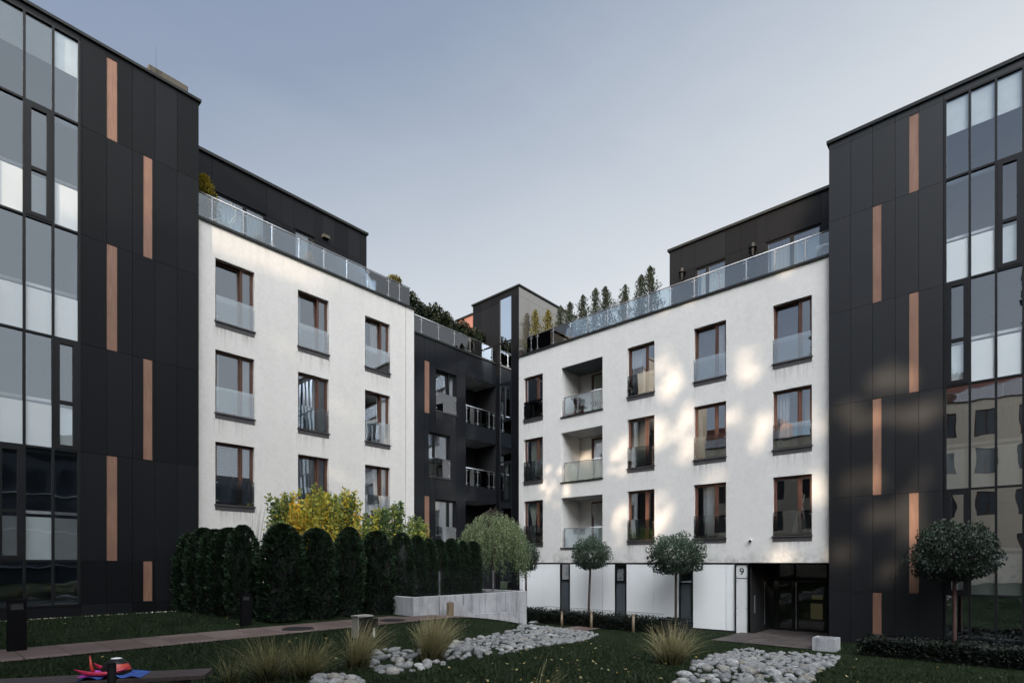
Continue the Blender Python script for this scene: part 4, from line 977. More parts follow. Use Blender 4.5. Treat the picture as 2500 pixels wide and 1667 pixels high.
cc = onZ(273, 1617, -.86); t = thing('bollard_post', 'slim black post standing in front of the bench and helmet', 'post', (cc[0], cc[1], Z0 - 1.6))
u, v = cc; MB().tube([(u, v, -1.7), (u, v, -.89)], .034, 10).build('shaft', 'bollard', t, smooth=True)
MB().tube([(u, v, -.89), (u, v, -.86)], [.036, .026], 10).build('cap', 'bollard', t)
# ------------------------------------------------------------------ stones
def hull_fn(poly):
    P = [onG(x, y)[:2] for x, y in poly]
    def inside(p):
        c = False; n = len(P)
        for i in range(n):
            a, b = P[i], P[i - 1]
            if (a[1] > p[1]) != (b[1] > p[1]) and p[0] < (b[0] - a[0]) * (p[1] - a[1]) / (b[1] - a[1]) + a[0]: c = not c
        return c
    xs = [p[0] for p in P]; ys = [p[1] for p in P]
    return inside, (min(xs), max(xs), min(ys), max(ys))
from mathutils import noise as mn
SM = []; STONES = []
for k in range(8):
    bm = bmesh.new(); bmesh.ops.create_icosphere(bm, subdivisions=2, radius=1)
    off = Vector((k * 7.3, 2.1, k))
    for v in bm.verts:
        n = mn.noise(v.co * .9 + off) * .28 + mn.noise(v.co * 2.2 + off) * .07
        v.co *= 1 + n
    me = bpy.data.meshes.new('stone'); bm.to_mesh(me); bm.free(); me.shade_smooth(); me.materials.append(M['stone']); SM.append(me)
def stone(u, v, r, flat, label, group, lift=.25, asp=None):
    o = add_mesh('river_stone', random.choice(SM)); asp = asp or random.uniform(1.0, 1.7); STONES.append((r * asp / math.hypot(u, v), o))
    o.scale = (r * asp, r, r * flat); o.rotation_euler = (random.uniform(-.2, .2), random.uniform(-.2, .2), random.uniform(0, 6.28))
    o.location = (u, v, ground_h(u, v) + Z0 + r * flat * lift)
    return tag(o, label, 'stone', group)
def bed(poly, n, rmin, rmax, label, group, big=()):
    inside, (x0, x1, y0, y1) = hull_fn(poly); got = []
    for (u, v, r, asp, fl, lb) in big:
        stone(u, v, r, fl, lb, group, .3, asp); got.append((u, v, r * (asp * .75)))
    tries = 0; cnt = 0
    while cnt < n and tries < 30000:
        tries += 1; p = (random.uniform(x0, x1), random.uniform(y0, y1))
        if not inside(p): continue
        r = rmin + (rmax - rmin) * random.random() ** 2 * (1 if tries < 4000 else .5)
        if any((p[0] - q[0]) ** 2 + (p[1] - q[1]) ** 2 < ((r + q[2]) * .86) ** 2 for q in got): continue
        got.append((p[0], p[1], r)); cnt += 1
        stone(p[0], p[1], r, random.uniform(.6, .85), label, group, random.uniform(.1, .6))
    return cnt
p1 = [(915, 1585), (965, 1588), (1005, 1592), (1060, 1590), (1105, 1572), (1155, 1560), (1200, 1551), (1258, 1538), (1296, 1527), (1333, 1528), (1400, 1537), (1459, 1549), (1440, 1559), (1385, 1571), (1300, 1583), (1240, 1596), (1185, 1606), (1120, 1618), (1062, 1628), (1010, 1640), (960, 1655), (918, 1650), (905, 1625)]
bu, bv, _ = onG(1133, 1590); bu2, bv2, _ = onG(1315, 1546)
n1 = bed(p1, 760, .040, .088, 'grey river stone in the long left bed beside the large grass clump', 'river stones of the long left bed',
    [(bu, bv, .17, 1.5, .62, 'biggest boulder of the left stone bed, beside the tall grass clump'), (bu2, bv2, .15, 1.6, .6, 'large boulder near the far end of the left stone bed')])
p2 = [(1732, 1603), (1790, 1588), (1830, 1582), (1875, 1592), (1925, 1592), (1995, 1598), (2048, 1602), (2040, 1620), (2010, 1632), (1985, 1660), (1960, 1690), (1800, 1720), (1640, 1720), (1625, 1690), (1660, 1655), (1690, 1630)]
bu, bv, _ = onG(1893, 1612)
n2 = bed(p2, 560, .042, .092, 'grey river stone in the stone bed before the entrance', 'river stones of the entrance bed',
    [(bu, bv, .19, 2.0, .5, 'large flat boulder on top of the stones before the entrance')])
p3 = [(770, 1660), (800, 1650), (860, 1655), (890, 1668), (860, 1690), (780, 1690)]
n3 = bed(p3, 40, .05, .09, 'dim river stone half hidden under the grass clumps at the bottom edge', 'river stones under the left grass clumps')
print('stones', n1, n2, n3)
STONES.sort(key=lambda q: -q[0]); V_, F_ = [], []
for _, o in STONES[296:]:
    mw = o.matrix_basis; k0 = len(V_); V_ += [tuple(mw @ v.co) for v in o.data.vertices]; F_ += [tuple(k0 + i for i in p.vertices) for p in o.data.polygons]; bpy.data.objects.remove(o)
me = bpy.data.meshes.new('small_river_stones'); me.from_pydata(V_, [], F_); me.shade_smooth(); me.materials.append(M['stone'])
tag(add_mesh('small_river_stones', me), 'small pale river stones filling the gaps and edges of the stone beds', 'stones', kind='stuff')
# ------------------------------------------------------------------ grass on the lawn, fallen leaves
P1i, b1 = hull_fn(p1); P2i, b2 = hull_fn(p2)
N = 150000
rr_ = 5.2 + 15.5 * rng.random(N) ** 1.1; aa = rng.uniform(-1.0, 1.0, N)
U = rr_ * (.6664 * aa * .98 + .7456); V = rr_ * (-.7456 * aa * .98 + .6664)
ok = (V < 19) & (U < 20.3) & ~((V > 11.7) & (V < 13.4)) & ~((V > 13.3) & (U > 6.0)) & ~((U > 17.8) & (V > 3.9) & (V < 7.3))
U, V = U[ok], V[ok]
keep = np.array([not (P1i((u, v)) or P2i((u, v))) for u, v in zip(U, V)]); U, V = U[keep], V[keep]
H = np.array([ground_h(u, v) for u, v in zip(U, V)]) + Z0
P = np.stack([U, V, H], 1); n = len(P); hgt = rng.uniform(.025, .06, (n, 1)) * (1 + .4 * np.sin(U * 2.1) * np.cos(V * 1.7))[:, None]
lean = np.concatenate([rng.normal(0, .5, (n, 2)), np.ones((n, 1))], 1) * hgt
wd = np.concatenate([unit(rng.normal(size=(n, 2))), np.zeros((n, 1))], 1) * rng.uniform(.004, .009, (n, 1))
Q = np.stack([P - wd, P + wd, P + lean + wd * .2, P + lean - wd * .2], 1)
tag(add_mesh('grass', quadmesh('grass', Q, np.clip(rng.normal(.45, .22, n), 0, 1), 'grass')), kind='stuff')
lm = []
for k in range(5):
    m2 = bmesh.new(); pts = []
    for q in range(10):
        an = q / 10 * 6.283; r = .045 * (1 if q % 2 else .62) * random.uniform(.8, 1.15); pts.append(m2.verts.new((r * math.cos(an) * 1.2, r * math.sin(an), .012 * math.cos(an * 2 + k) + .012)))
    m2.faces.new(pts); me = bpy.data.meshes.new('fallen_leaf'); m2.to_mesh(me); m2.free()
    a = me.attributes.new('tone', 'FLOAT', 'FACE'); a.data.foreach_set('value', [random.random()]); me.materials.append(M['fallen']); lm.append(me)
cnt = 0
while cnt < 150:
    px = random.gauss(1650, 420) if cnt < 130 else random.uniform(20, 900); py = random.uniform(1562, 1690) if cnt < 130 else random.uniform(1500, 1660)
    if not -50 < px < 2550: continue
    g = onG(px, py)
    if P1i(g[:2]) or P2i(g[:2]) or g[1] > 18.5 or g[0] > 19.5: continue
    o = add_mesh('fallen_leaf', random.choice(lm), loc=(g[0], g[1], ground_h(g[0], g[1]) + Z0 + .04)); s_ = random.uniform(.35, .75); o.scale = (s_, s_, s_)
    o.rotation_euler = (random.uniform(-.5, .5), random.uniform(-.5, .5), random.uniform(0, 6.28))
    tag(o, 'small yellowed leaf fallen on the dark lawn', 'leaf', 'fallen autumn leaves on the lawn'); cnt += 1
# gravel strips at the foot of the dark buildings
def gravel(name, a0, a1, b0, b1, n, lb):
    P = np.stack([rng.uniform(a0, a1, n), rng.uniform(b0, b1, n), np.zeros(n)], 1); P[:, 2] = [ground_h(u, v) + Z0 + .02 for u, v, _ in P]
    tag(add_mesh(name, quadmesh(name, leaves(P, .035, .9), rng.random(n), 'wire')), lb, 'gravel', kind='stuff')
gravel('gravel', -1, 6.4, 18.6, 18.72, 260, 'thin line of pale gravel along the foot of the left black building')
gravel('gravel', 18.6, 20.2, 3.15, 3.3, 60, 'pale gravel specks at the foot of the right black building')
# ------------------------------------------------------------------ plants
def blob_pts(n, rx, ry, rz, shell_=.75):
    d = unit(rng.normal(size=(n, 3))); r = shell_ + (1 - shell_) * rng.random((n, 1))
    return d * r * np.array([rx, ry, rz]), d
def lump(P, d, amp, sc_=2.2, seed=0):
    f = np.array([mn.noise(Vector(x) * sc_ + Vector((seed, 0, 0))) for x in d]); return P * (1 + amp * f[:, None]), f
def col_mesh(seed, h, r, n):
    z = rng.random(n) ** .9; th = rng.uniform(0, 6.283, n)
    prof = np.clip(1 - z ** 5.0, 0, 1) ** .5 * (1 - .10 * (1 - z) ** 2) + .02
    lum = np.array([mn.noise(Vector((math.cos(t) * 1.6 + seed, math.sin(t) * 1.6, q * 4.5))) for t, q in zip(th, z)]); fine = np.array([mn.noise(Vector((math.cos(t) * 5 + seed, math.sin(t) * 5, q * 14))) for t, q in zip(th, z)])
    rr = r * prof * (1 + .26 * lum + .22 * fine) * rng.uniform(.84, 1.10, n)
    P = np.stack([rr * np.cos(th), rr * np.sin(th), z * h], 1); out = np.stack([np.cos(th), np.sin(th), np.full(n, .9)], 1)
    tone = np.clip(.35 + .7 * fine + .25 * rng.normal(size=n) + .25 * (z - .5), 0, 1)
    return leaves(P, .085, .42, up=out, spread=.6), tone
tvar = []
for k in range(3):
    q, tn = col_mesh(k * 5.1, 2.5, .44, 9000); tvar.append(quadmesh('foliage', q, tn, 'thuja'))
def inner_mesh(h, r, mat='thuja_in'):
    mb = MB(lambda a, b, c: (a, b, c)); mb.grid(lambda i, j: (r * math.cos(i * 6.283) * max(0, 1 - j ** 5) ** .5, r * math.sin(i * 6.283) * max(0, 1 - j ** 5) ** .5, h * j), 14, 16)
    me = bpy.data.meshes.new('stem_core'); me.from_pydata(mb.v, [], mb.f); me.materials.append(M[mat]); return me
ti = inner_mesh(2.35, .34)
def thuja(u, v, h, r, label, z=None):
    zz = ground_h(u, v) if z is None else z
    t = thing('thuja', label, 'conifer', (u, v, zz + Z0), 'clipped thuja columns forming the garden hedge')
    for nm, me in (('foliage', tvar[thuja.k % 3]), ('stem_core', ti)):
        o = add_mesh(nm, me, t); q_ = 1 + .12 * math.sin(thuja.k * 2.7); o.scale = (r / .44 * q_, r / .44 * q_, h / 2.5 * (1 + .02 * math.sin(thuja.k * 4.1))); o.rotation_euler = (random.uniform(-.03, .03), random.uniform(-.03, .03), thuja.k * 1.3)
    thuja.k += 1
thuja.k = 0
for k, (px, top) in enumerate(((686, 1281), (776, 1288), (847, 1292), (923, 1297), (983, 1300))):
    v = 14.3; u = onV(px, 1400, v)[0]; tz = onV(px, top, v)[1]
    thuja(u, v, tz - ground_h(u, v) + .02, .57 if k == 0 else .45, ['widest thuja column of the hedge, at the corner where the hedge turns', 'thuja column next to the wide corner one', 'thuja column in the middle of the front hedge row, pale patch at mid height', 'thuja column below the green and yellow shrubs, fourth of the front row', 'last tall thuja column of the front row beside the retaining wall'][k])
for k, px in enumerate((1018, 1045, 1073, 1101, 1128, 1155)):
    v = 14.6; u, tz = onV(px, 1311 + k * 2, v); thuja(u, v, tz + 1.14, .30, 'slim thuja behind the wire fence, %s from the left' % ['first', 'second', 'third', 'fourth', 'fifth', 'sixth'][k], z=-1.14)
for k, v in enumerate((15.2, 16.1, 17.0, 17.9, 18.7)):
    u = 6.25 - .02 * k; thuja(u, v, 2.42 + .05 * (k % 2), .46, 'thuja of the side row running back to the white wall, %s from the front' % ['first', 'second', 'third', 'fourth', 'fifth'][k])
# ball trees
def ball_mesh(seed, n, rx, rz, mat, leaf=.07):
    P, d = blob_pts(n, rx, rx, rz, .55); P, f = lump(P, d, .26, 2.0, seed)
    f2 = np.array([mn.noise(Vector(p) * 4.0) for p in P]); P[:, 2] = np.where(P[:, 2] < -.55 * rz, -.55 * rz + (P[:, 2] + .55 * rz) * .55, P[:, 2])
    keep = (f2 > -.22) | (rng.random(n) < .35); P, f2, d = P[keep], f2[keep], d[keep]
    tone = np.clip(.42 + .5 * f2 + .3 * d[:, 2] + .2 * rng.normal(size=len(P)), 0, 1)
    return quadmesh('crown', leaves(P, leaf, .55), tone, mat)
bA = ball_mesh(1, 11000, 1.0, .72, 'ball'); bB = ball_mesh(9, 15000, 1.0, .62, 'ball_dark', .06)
def ball_tree(px, cy, wpx, hpx, label, u=19.2, me=bA, lean=0.0, red=False, kx=.90, kz=.68):
    v, z = onU(px, cy, u); t_ = u / ray(px)[0]; rx = wpx / 2 * t_ / 1354; rz = hpx / 2 * t_ / 1354; zz = ground_h(u, v)
    t = thing('ball_tree', label, 'tree', (u, v, zz + Z0), 'round clipped trees before the right building')
    o = add_mesh('crown', me, t, (0, 0, z - zz)); o.scale = (rx * kx, rx * kx, rz / kz); o.rotation_euler.z = px
    zb = z - rz * .6
    MB().tube([(u, v + lean, zz - .1), (u, v + lean * .8, zz + .6), (u, v + lean * .2, zb - .2), (u, v, zb + .2)], [.06, .05, .045, .04], 8).build('trunk', 'bark_red' if red else 'bark', t, smooth=True)
    for q in range(9):
        an = q * .7 + px; k = rx * random.uniform(.55, .8); mb = MB(); mb.tube([(u, v, zb), (u + k * .5 * math.cos(an), v + k * .5 * math.sin(an), zb + rz * .45), (u + k * math.cos(an), v + k * math.sin(an), zb + rz * random.uniform(.6, 1.0))], [.028, .018, .006], 5); mb.build('branch', 'bark', t, smooth=True)
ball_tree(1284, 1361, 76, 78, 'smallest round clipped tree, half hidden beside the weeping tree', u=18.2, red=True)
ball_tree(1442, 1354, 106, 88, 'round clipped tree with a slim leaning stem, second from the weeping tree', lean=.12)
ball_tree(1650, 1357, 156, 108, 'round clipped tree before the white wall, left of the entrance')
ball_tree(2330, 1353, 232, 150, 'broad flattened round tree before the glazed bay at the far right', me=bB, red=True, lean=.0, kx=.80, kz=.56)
# weeping tree
def weeping():
    u0, v0 = 16.0, 15.3; zz = -1.14
    t = thing('weeping_tree', 'light green weeping tree hanging over the concrete retaining wall', 'tree', (u0, v0, zz + Z0))
    MB().tube([(u0, v0, zz - 1), (u0, v0, zz + 1.2), (u0 + .1, v0, zz + 2.4)], [.09, .07, .04], 8).build('trunk', 'bark', t, smooth=True)
    P = []; T = []; W = MB()
    for k in range(380):
        an = random.uniform(0, 6.283); R0 = random.uniform(.15, 1.42) ** .9; x = u0 + math.cos(an) * R0; y = v0 + math.sin(an) * R0; top = zz + 3.05 - .42 * R0 * R0 + random.uniform(-.25, .15); L = random.uniform(.7, 2.1) if R0 > .6 else random.uniform(.3, .9)
        if k % 4 == 0: W.tube([(u0, v0, zz + 2.2), (u0 + (x - u0) * .5, v0 + (y - v0) * .5, top + .18), (x, y, top), (x + .1 * math.cos(an), y + .1 * math.sin(an), top - L * .5)], [.014, .01, .007, .003], 4)
        ph = random.random(); nl = int(L * 46)
        for q in range(nl):
            f = q / nl; P.append((x - u0 + .22 * f * math.cos(an) + random.gauss(0, .05), y - v0 + .22 * f * math.sin(an) + random.gauss(0, .05), top - zz - f * L + random.gauss(0, .03)))
            T.append(min(1, max(0, .25 + .35 * ph + .45 * (top - f * L - zz) / 3.0 - .15 + random.gauss(0, .18))))
    P = np.array(P); dn = np.tile(np.array([[0, 0, -1.0]]), (len(P), 1))
    add_mesh('crown', quadmesh('crown', leaves(P, .075, .42, up=dn, spread=.55), T, 'weep'), t)
    W.tube([(u0 - .9, v0 - .3, zz + 2.6), (u0 - .75, v0 - .3, zz + 3.05), (u0 - .35, v0 - .2, zz + 3.25), (u0 + .1, v0, zz + 3.15)], .014, 5)
    W.build('branch', 'bark', t, smooth=True)
weeping()
# autumn shrubs
def leafy_shrub(u, v, zb, zt, stems, spread, yel, label, name='autumn_shrub'):
    t = thing(name, label, 'shrub', (u, v, zb + Z0), 'autumn shrubs behind the thuja hedge'); P = []; T = []; W = MB()
    for s_ in range(stems):
        an = random.uniform(0, 6.283); R0 = random.uniform(0, spread); bx_, by_ = u + random.gauss(0, .1), v + random.gauss(0, .1); tx, ty = u + R0 * math.cos(an), v + R0 * math.sin(an); top = zt - abs(random.gauss(0, .38)) - .55 * R0 * R0 if s_ else zt
        pts = [(bx_ + (tx - bx_) * f ** .8, by_ + (ty - by_) * f ** .8, zb + (top - zb) * f) for f in (0, .3, .6, .85, 1)]
        W.tube(pts, [.014, .011, .008, .005, .002], 4); yy = yel + random.gauss(0, .12)
        nl = int((top - zb) * 74)
        for q in range(nl):
            f = .22 + .78 * q / nl; w = .13 * (1 - f) ** .5 + .028
            i = min(3, int(f * 4)); x = bx_ + (tx - bx_) * f ** .8; y = by_ + (ty - by_) * f ** .8
            P.append((x - u + random.gauss(0, w), y - v + random.gauss(0, w), (top - zb) * f + random.gauss(0, .03))); T.append(min(1, max(0, yy - .35 * (f - .5) + random.gauss(0, .13))))
    P = np.array(P); add_mesh('foliage', quadmesh('foliage', leaves(P, .11, .6, up=np.tile(np.array([[0, 0, -.5]]), (len(P), 1)), spread=1.0), T, 'yellow'), t)
    W.build('stem', 'bark', t, smooth=True)
for px, top, yel, st, sp, lb in ((682, 1203, .45, 7, .2, 'slim shrub with upright dark green shoots, leftmost of the autumn shrubs'), (738, 1185, .72, 16, .5, 'tall golden yellow shrub before the middle window column'),
        (785, 1190, .70, 14, .45, 'yellow and green shrub covering the lower middle window'), (822, 1198, .35, 10, .35, 'green shrub between the golden one and the tallest shoot'), (853, 1190, .64, 8, .22, 'slender yellow-green shrub with the tallest pointed shoot'),
        (893, 1238, .60, 12, .4, 'yellow-green shrub below the right window column'), (940, 1236, .26, 16, .45, 'rounded mid green shrub below the right window column'),
        (977, 1222, .45, 8, .25, 'slim pale green shrub close to the white pier'), (1022, 1256, .58, 10, .3, 'yellow-green shrub at the edge of the black wing')):
    v = 15.6; u, zt = onV(px, top, v); leafy_shrub(u, v, ground_h(u, v) if u < 10.4 else -1.14, zt, int(st * 1.45), sp * 1.55, yel, lb)
u, zt = onV(618, 1232, 15.9)
t = thing('tall_grass', 'dark clump of tall reed leaves rising beside the corner thuja', 'ornamental grass', (u, 15.9, ground_h(u, 15.9) + Z0)); Q = []; T = []
def blades(cx, cy, base, n, h, spread, w, col=(.2, 1), dry=.6, lean=(0, 0), droop=.6, segs=5, curl=1.0):
    Q = []; T = []
    for k in range(n):
        an = random.uniform(0, 6.283); r0 = abs(random.gauss(0, .28)) * spread * .55; x, y = cx + r0 * math.cos(an), cy + r0 * math.sin(an)
        hh = h * random.uniform(.45, 1.08); out = spread * random.uniform(.05, 1.0) ** 1.1; an2 = an + random.gauss(0, .5)
        dx_, dy_ = math.cos(an2) * out + lean[0] * random.uniform(.3, 1.3), math.sin(an2) * out + lean[1] * random.uniform(.3, 1.3); sd = random.uniform(0, 3.14); wx, wy = math.cos(sd), math.sin(sd); tn = random.random()
        prev = None
        for i in range(segs + 1):
            f = i / segs; p = np.array([x + dx_ * f ** 1.5, y + dy_ * f ** 1.5, base + hh * (f - droop * .45 * f ** 3 * out / max(spread, .01))]); ww = w * (1 - .85 * f); a = p + np.array([wx, wy, 0]) * ww; b = p - np.array([wx, wy, 0]) * ww
            if prev is not None: Q.append([prev[0], prev[1], b, a]); T.append(min(1, max(0, (.05 + .95 * f ** .8) * dry + .22 * (tn - .5))))
            prev = (a, b)
    return Q, T
Q, T = blades(0, 0, 0, 70, 3.0, .55, .014, dry=.3, lean=(.25, -.15)); M['reed'] = foliage('reed_leaf', (.01, .02, .01), (.05, .08, .04), (.12, .15, .08), .3)
add_mesh('blade', quadmesh('blade', np.array(Q), T, 'reed'), t)['kind'] = 'stuff'
# ornamental grasses
def clump(px, py, h, spread, n, label, w=.0042, dry=.75, lean=(0, 0), base_n=600):
    g = onG(px, py); u, v, z = g
    t = thing('grass_clump', label, 'ornamental grass', (u, v, z + Z0), 'dry ornamental grass clumps')
    Q, T = blades(0, 0, -.03, n, h, spread, w, dry=dry, lean=lean); add_mesh('dry_blade', quadmesh('dry_blade', np.array(Q), T, 'dry_grass'), t)['kind'] = 'stuff'
    Q, T = blades(0, 0, -.03, base_n, h * .45, spread * .62, w * 1.1, dry=.16, droop=1.0); add_mesh('green_base', quadmesh('green_base', np.array(Q), T, 'grass'), t)['kind'] = 'stuff'
clump(1052, 1612, .82, .50, 900, 'large golden grass clump standing in the left stone bed', lean=(.12, -.10))
clump(870, 1632, .78, .48, 420, 'grass clump at the left end of the stone bed, behind the utility box', lean=(.18, -.12))
clump(745, 1655, .62, .6, 380, 'wide low grass clump between the bench and the utility box', dry=.55, lean=(.1, 0))
clump(655, 1662, .72, .55, 260, 'sparse grass clump with long thin stalks to the right of the bench', dry=.55, lean=(-.1, .1))
clump(1640, 1622, .78, .66, 480, 'spreading grass clump left of the entrance stone bed', w=.0048, lean=(.05, -.02))
clump(1310, 1765, .72, .32, 60, 'thin grass stalks rising from the bottom edge in the middle', w=.003, dry=.75, lean=(.15, -.15), base_n=100)
clump(560, 1668, .5, .4, 60, 'short straggly grass clump just right of the bench end', dry=.5, base_n=150)
# low hedges
def hedge(u0, u1, v0, v1, h, label, n):
    t = thing('low_hedge', label, 'hedge', ((u0 + u1) / 2, (v0 + v1) / 2, ground_h((u0 + u1) / 2, (v0 + v1) / 2) + Z0)); c = t.location
    P = np.stack([rng.uniform(u0, u1, n), rng.uniform(v0, v1, n), rng.random(n) ** .4 * h], 1)
    face = rng.random(n) < .45; P[face, 0] = u0 + rng.random(face.sum()) * .12
    bz_ = np.array([ground_h(a, b) for a, b in P[:, :2]]) ; bmp = np.array([mn.noise(Vector((a * 1.5, b * 1.5, 0))) for a, b in P[:, :2]])
    P[:, 2] = bz_ + P[:, 2] * (1 + .22 * bmp) + Z0; P -= np.array(c)
    add_mesh('foliage', quadmesh('foliage', leaves(P, .07, .6), np.clip(rng.normal(.4, .25, n), 0, 1), 'hedge'), t)
    mb = MB(); z_ = ground_h((u0 + u1) / 2, (v0 + v1) / 2); mb.box(u0 + .15, u1 - .1, v0 + .1, v1 - .1, z_ - .1, z_ + h * .75); mb.build('branch_core', 'thuja_in', t)
hedge(18.15, 19.6, 8.6, 17.6, .52, 'long low dark hedge in front of the white ground floor panels', 16000)
hedge(17.7, 19.7, -4, 3.1, .46, 'low dark hedge at the foot of the right black building', 16000)
# terrace plants
def small_tree_mesh(seed, n, h, r, mat, leaf=.075):
    P = []; T = []
    for k in range(n):
        z = random.random(); w = r * (1 - z) ** .55 * (.55 + .45 * min(1, z * 5 + .2)); an = random.uniform(0, 6.283); sp = .55 + .95 * mn.noise(Vector((math.cos(an) * 2 + seed, math.sin(an) * 2, z * 5)))
        rr = w * max(.1, sp) * random.uniform(.2, 1.25); P.append((rr * math.cos(an), rr * math.sin(an), h * (.1 + .9 * z))); T.append(min(1, max(0, random.gauss(.45, .25))))
    P = np.array(P); up = np.stack([P[:, 0], P[:, 1], np.full(n, .6)], 1); return quadmesh('crown', leaves(P, leaf, .32, up=unit(up), spread=.5), T, mat)
trunk_mb = MB(lambda a, b, c: (a, b, c)); trunk_mb.tube([(0, 0, 0), (0, 0, 1.0), (0, 0, 2.2)], [.03, .02, .006], 5); tm = bpy.data.meshes.new('trunk'); tm.from_pydata(trunk_mb.v, [], trunk_mb.f); tm.materials.append(M['bark'])
gt = [small_tree_mesh(k * 3.3, 2600, 2.4, .62, 'terrace_tree', .10) for k in range(3)]; yt = [small_tree_mesh(k * 3.3 + 20, 2600, 2.4, .62, 'terrace_yellow', .10) for k in range(2)]
ords = ['nearest the stair tower', 'second from the stair tower', 'third from the stair tower', 'fourth from the stair tower', 'fifth from the stair tower', 'sixth from the stair tower', 'seventh from the stair tower', 'eighth from the stair tower', 'second nearest the right penthouse', 'tallest, nearest the right penthouse']
for k, (px, top) in enumerate(((1305, 755), (1338, 756), (1365, 747), (1391, 736), (1420, 721), (1449, 705), (1482, 699), (1521, 696), (1561, 673), (1592, 651))):
    uu = 21.35; v, zt = onU(px, top, uu); t = thing('potted_tree', ('yellowish slender tree' if k < 2 else 'dark slender tree') + ' on the right roof terrace, ' + ords[k], 'tree', (uu, v, Z0 + 10.1), 'slender trees along the right roof terrace')
    o = add_mesh('crown', (yt[k] if k < 2 else gt[k % 3]), t); w_ = 1 + .22 * math.sin(k * 2.3); o.scale = (w_, w_, (zt - 10.1) / 2.4); o.rotation_euler = (.04 * math.sin(k * 3), .04 * math.cos(k * 5), k * 1.1)
    o = add_mesh('trunk', tm, t); o.scale = (1, 1, (zt - 10.1) / 2.5)
tp = thing('terrace_planter', 'orange-brown timber planter wall behind the glass near the stair tower', 'planter', (21.0, 16.6, Z0 + 10.1))
MB().box(20.95, 21.0, 14.9, 17.6, 10.1, 10.52).build('timber_front', 'fence_wood', tp); MB().box(20.9, 21.75, 14.85, 17.65, 10.52, 10.6).build('rim', 'coping', tp); MB().box(21.002, 21.7, 14.9, 17.6, 10.1, 10.51).build('soil', 'soil', tp)
# shrubs on the middle wing
P, d = blob_pts(2600, .5, .5, .75, .35); P, f = lump(P, d, .3, 2.0, 3); P[:, 2] += 1.35
P2_ = np.stack([rng.normal(0, .3, 900), rng.normal(0, .3, 900), rng.uniform(0, 1, 900)], 1); P = np.concatenate([P, P2_])
sm = quadmesh('foliage', leaves(P, .11, .7), np.clip(rng.normal(.4, .25, len(P)), 0, 1), 'terrace_shrub')
for k, px in enumerate((1000, 1032, 1060, 1085, 1106, 1127, 1147, 1166, 1186, 1204)):
    v = 20.5; u = onV(px, 700, v)[0]; zt = (12.45, 12.2, 12.35, 12.25, 12.0, 12.15, 12.0, 12.1, 12.0, 11.6)[k]; sc_ = (zt - 10.1) / 2.1
    t = thing('terrace_shrub', 'dark shrub on the middle roof terrace, %s' % ['at the white pier, tallest', 'second from the white pier', 'third from the white pier', 'fourth from the white pier', 'fifth from the white pier', 'sixth from the white pier', 'seventh from the white pier', 'third from the stair tower', 'second from the stair tower', 'lowest, against the stair tower'][k], 'shrub', (u, v, Z0 + 10.1), 'dark shrubs on the middle roof terrace')
    o = add_mesh('foliage', sm, t); o.scale = (sc_ * (1.0 + .15 * (k % 3 - 1)), sc_, sc_); o.rotation_euler.z = k * 2.1
    o = add_mesh('trunk', tm, t); o.scale = (1.2, 1.2, sc_ * .6)
# golden bush on the left terrace, ball bush, grasses
u, zt = onV(506, 430, 20.0)
t = thing('golden_bush', 'golden yellow conifer bush in a pot at the left end of the left roof terrace', 'shrub', (u - .1, 20.0, Z0 + 11.05))
z = rng.random(2600); th = rng.uniform(0, 6.283, 2600); rr = .62 * (1 - z) ** .45 * (.75 + .35 * np.sin(th * 3 + z * 6)) * rng.uniform(.5, 1.1, 2600) * (zt - 11) / 2.2
P = np.stack([rr * np.cos(th), rr * np.sin(th), .25 + z * (zt - 11.3)], 1)
add_mesh('foliage', quadmesh('foliage', leaves(P, .09, .4, up=np.stack([np.cos(th), np.sin(th), np.ones(2600)], 1), spread=.5), np.clip(.25 + .5 * z + rng.normal(0, .2, 2600), 0, 1), 'gold_bush'), t)
MB().tube([(u - .1, 20, 11.05), (u - .1, 20, 11.35)], [.16, .2], 12).build('pot', 'white_plastic', t)
u, zc = onV(962, 690, 19.75); t = thing('ball_shrub', 'small clipped ball shrub at the outer end of the left roof terrace', 'shrub', (u, 19.75, Z0 + 11.05))
P, d = blob_pts(2200, .36, .36, .32, .5); add_mesh('crown', quadmesh('crown', leaves(P + np.array([0, 0, zc - 11.05 + .0]), .07, .6), np.clip(.35 + .4 * d[:, 2] + rng.normal(0, .15, 2200), 0, 1), 'gold_bush' if False else 'terrace_yellow'), t)
MB().tube([(u, 19.75, 11.05), (u, 19.75, zc)], .025, 6).build('trunk', 'bark', t)
for px, py, lb, mat, h in ((756, 625, 'rusty tan ornamental grass clump behind the left terrace glass', 'tan_grass', .62), (631, 582, 'small pale green grass tuft behind the left terrace glass', 'dry_grass', .5)):
    u, zz = onV(px, py, 19.7); t = thing('terrace_grass', lb, 'ornamental grass', (u, 19.7, Z0 + 11.05)); Q, T = blades(0, 0, 0, 260, h * 1.25, .36 if mat == 'tan_grass' else .25, .008, dry=.9); add_mesh('blade', quadmesh('blade', np.array(Q), T, mat), t)['kind'] = 'stuff'
    MB().tube([(u, 19.7, 11.05), (u, 19.7, 11.2)], [.14, .17], 10).build('pot', 'pot', t)
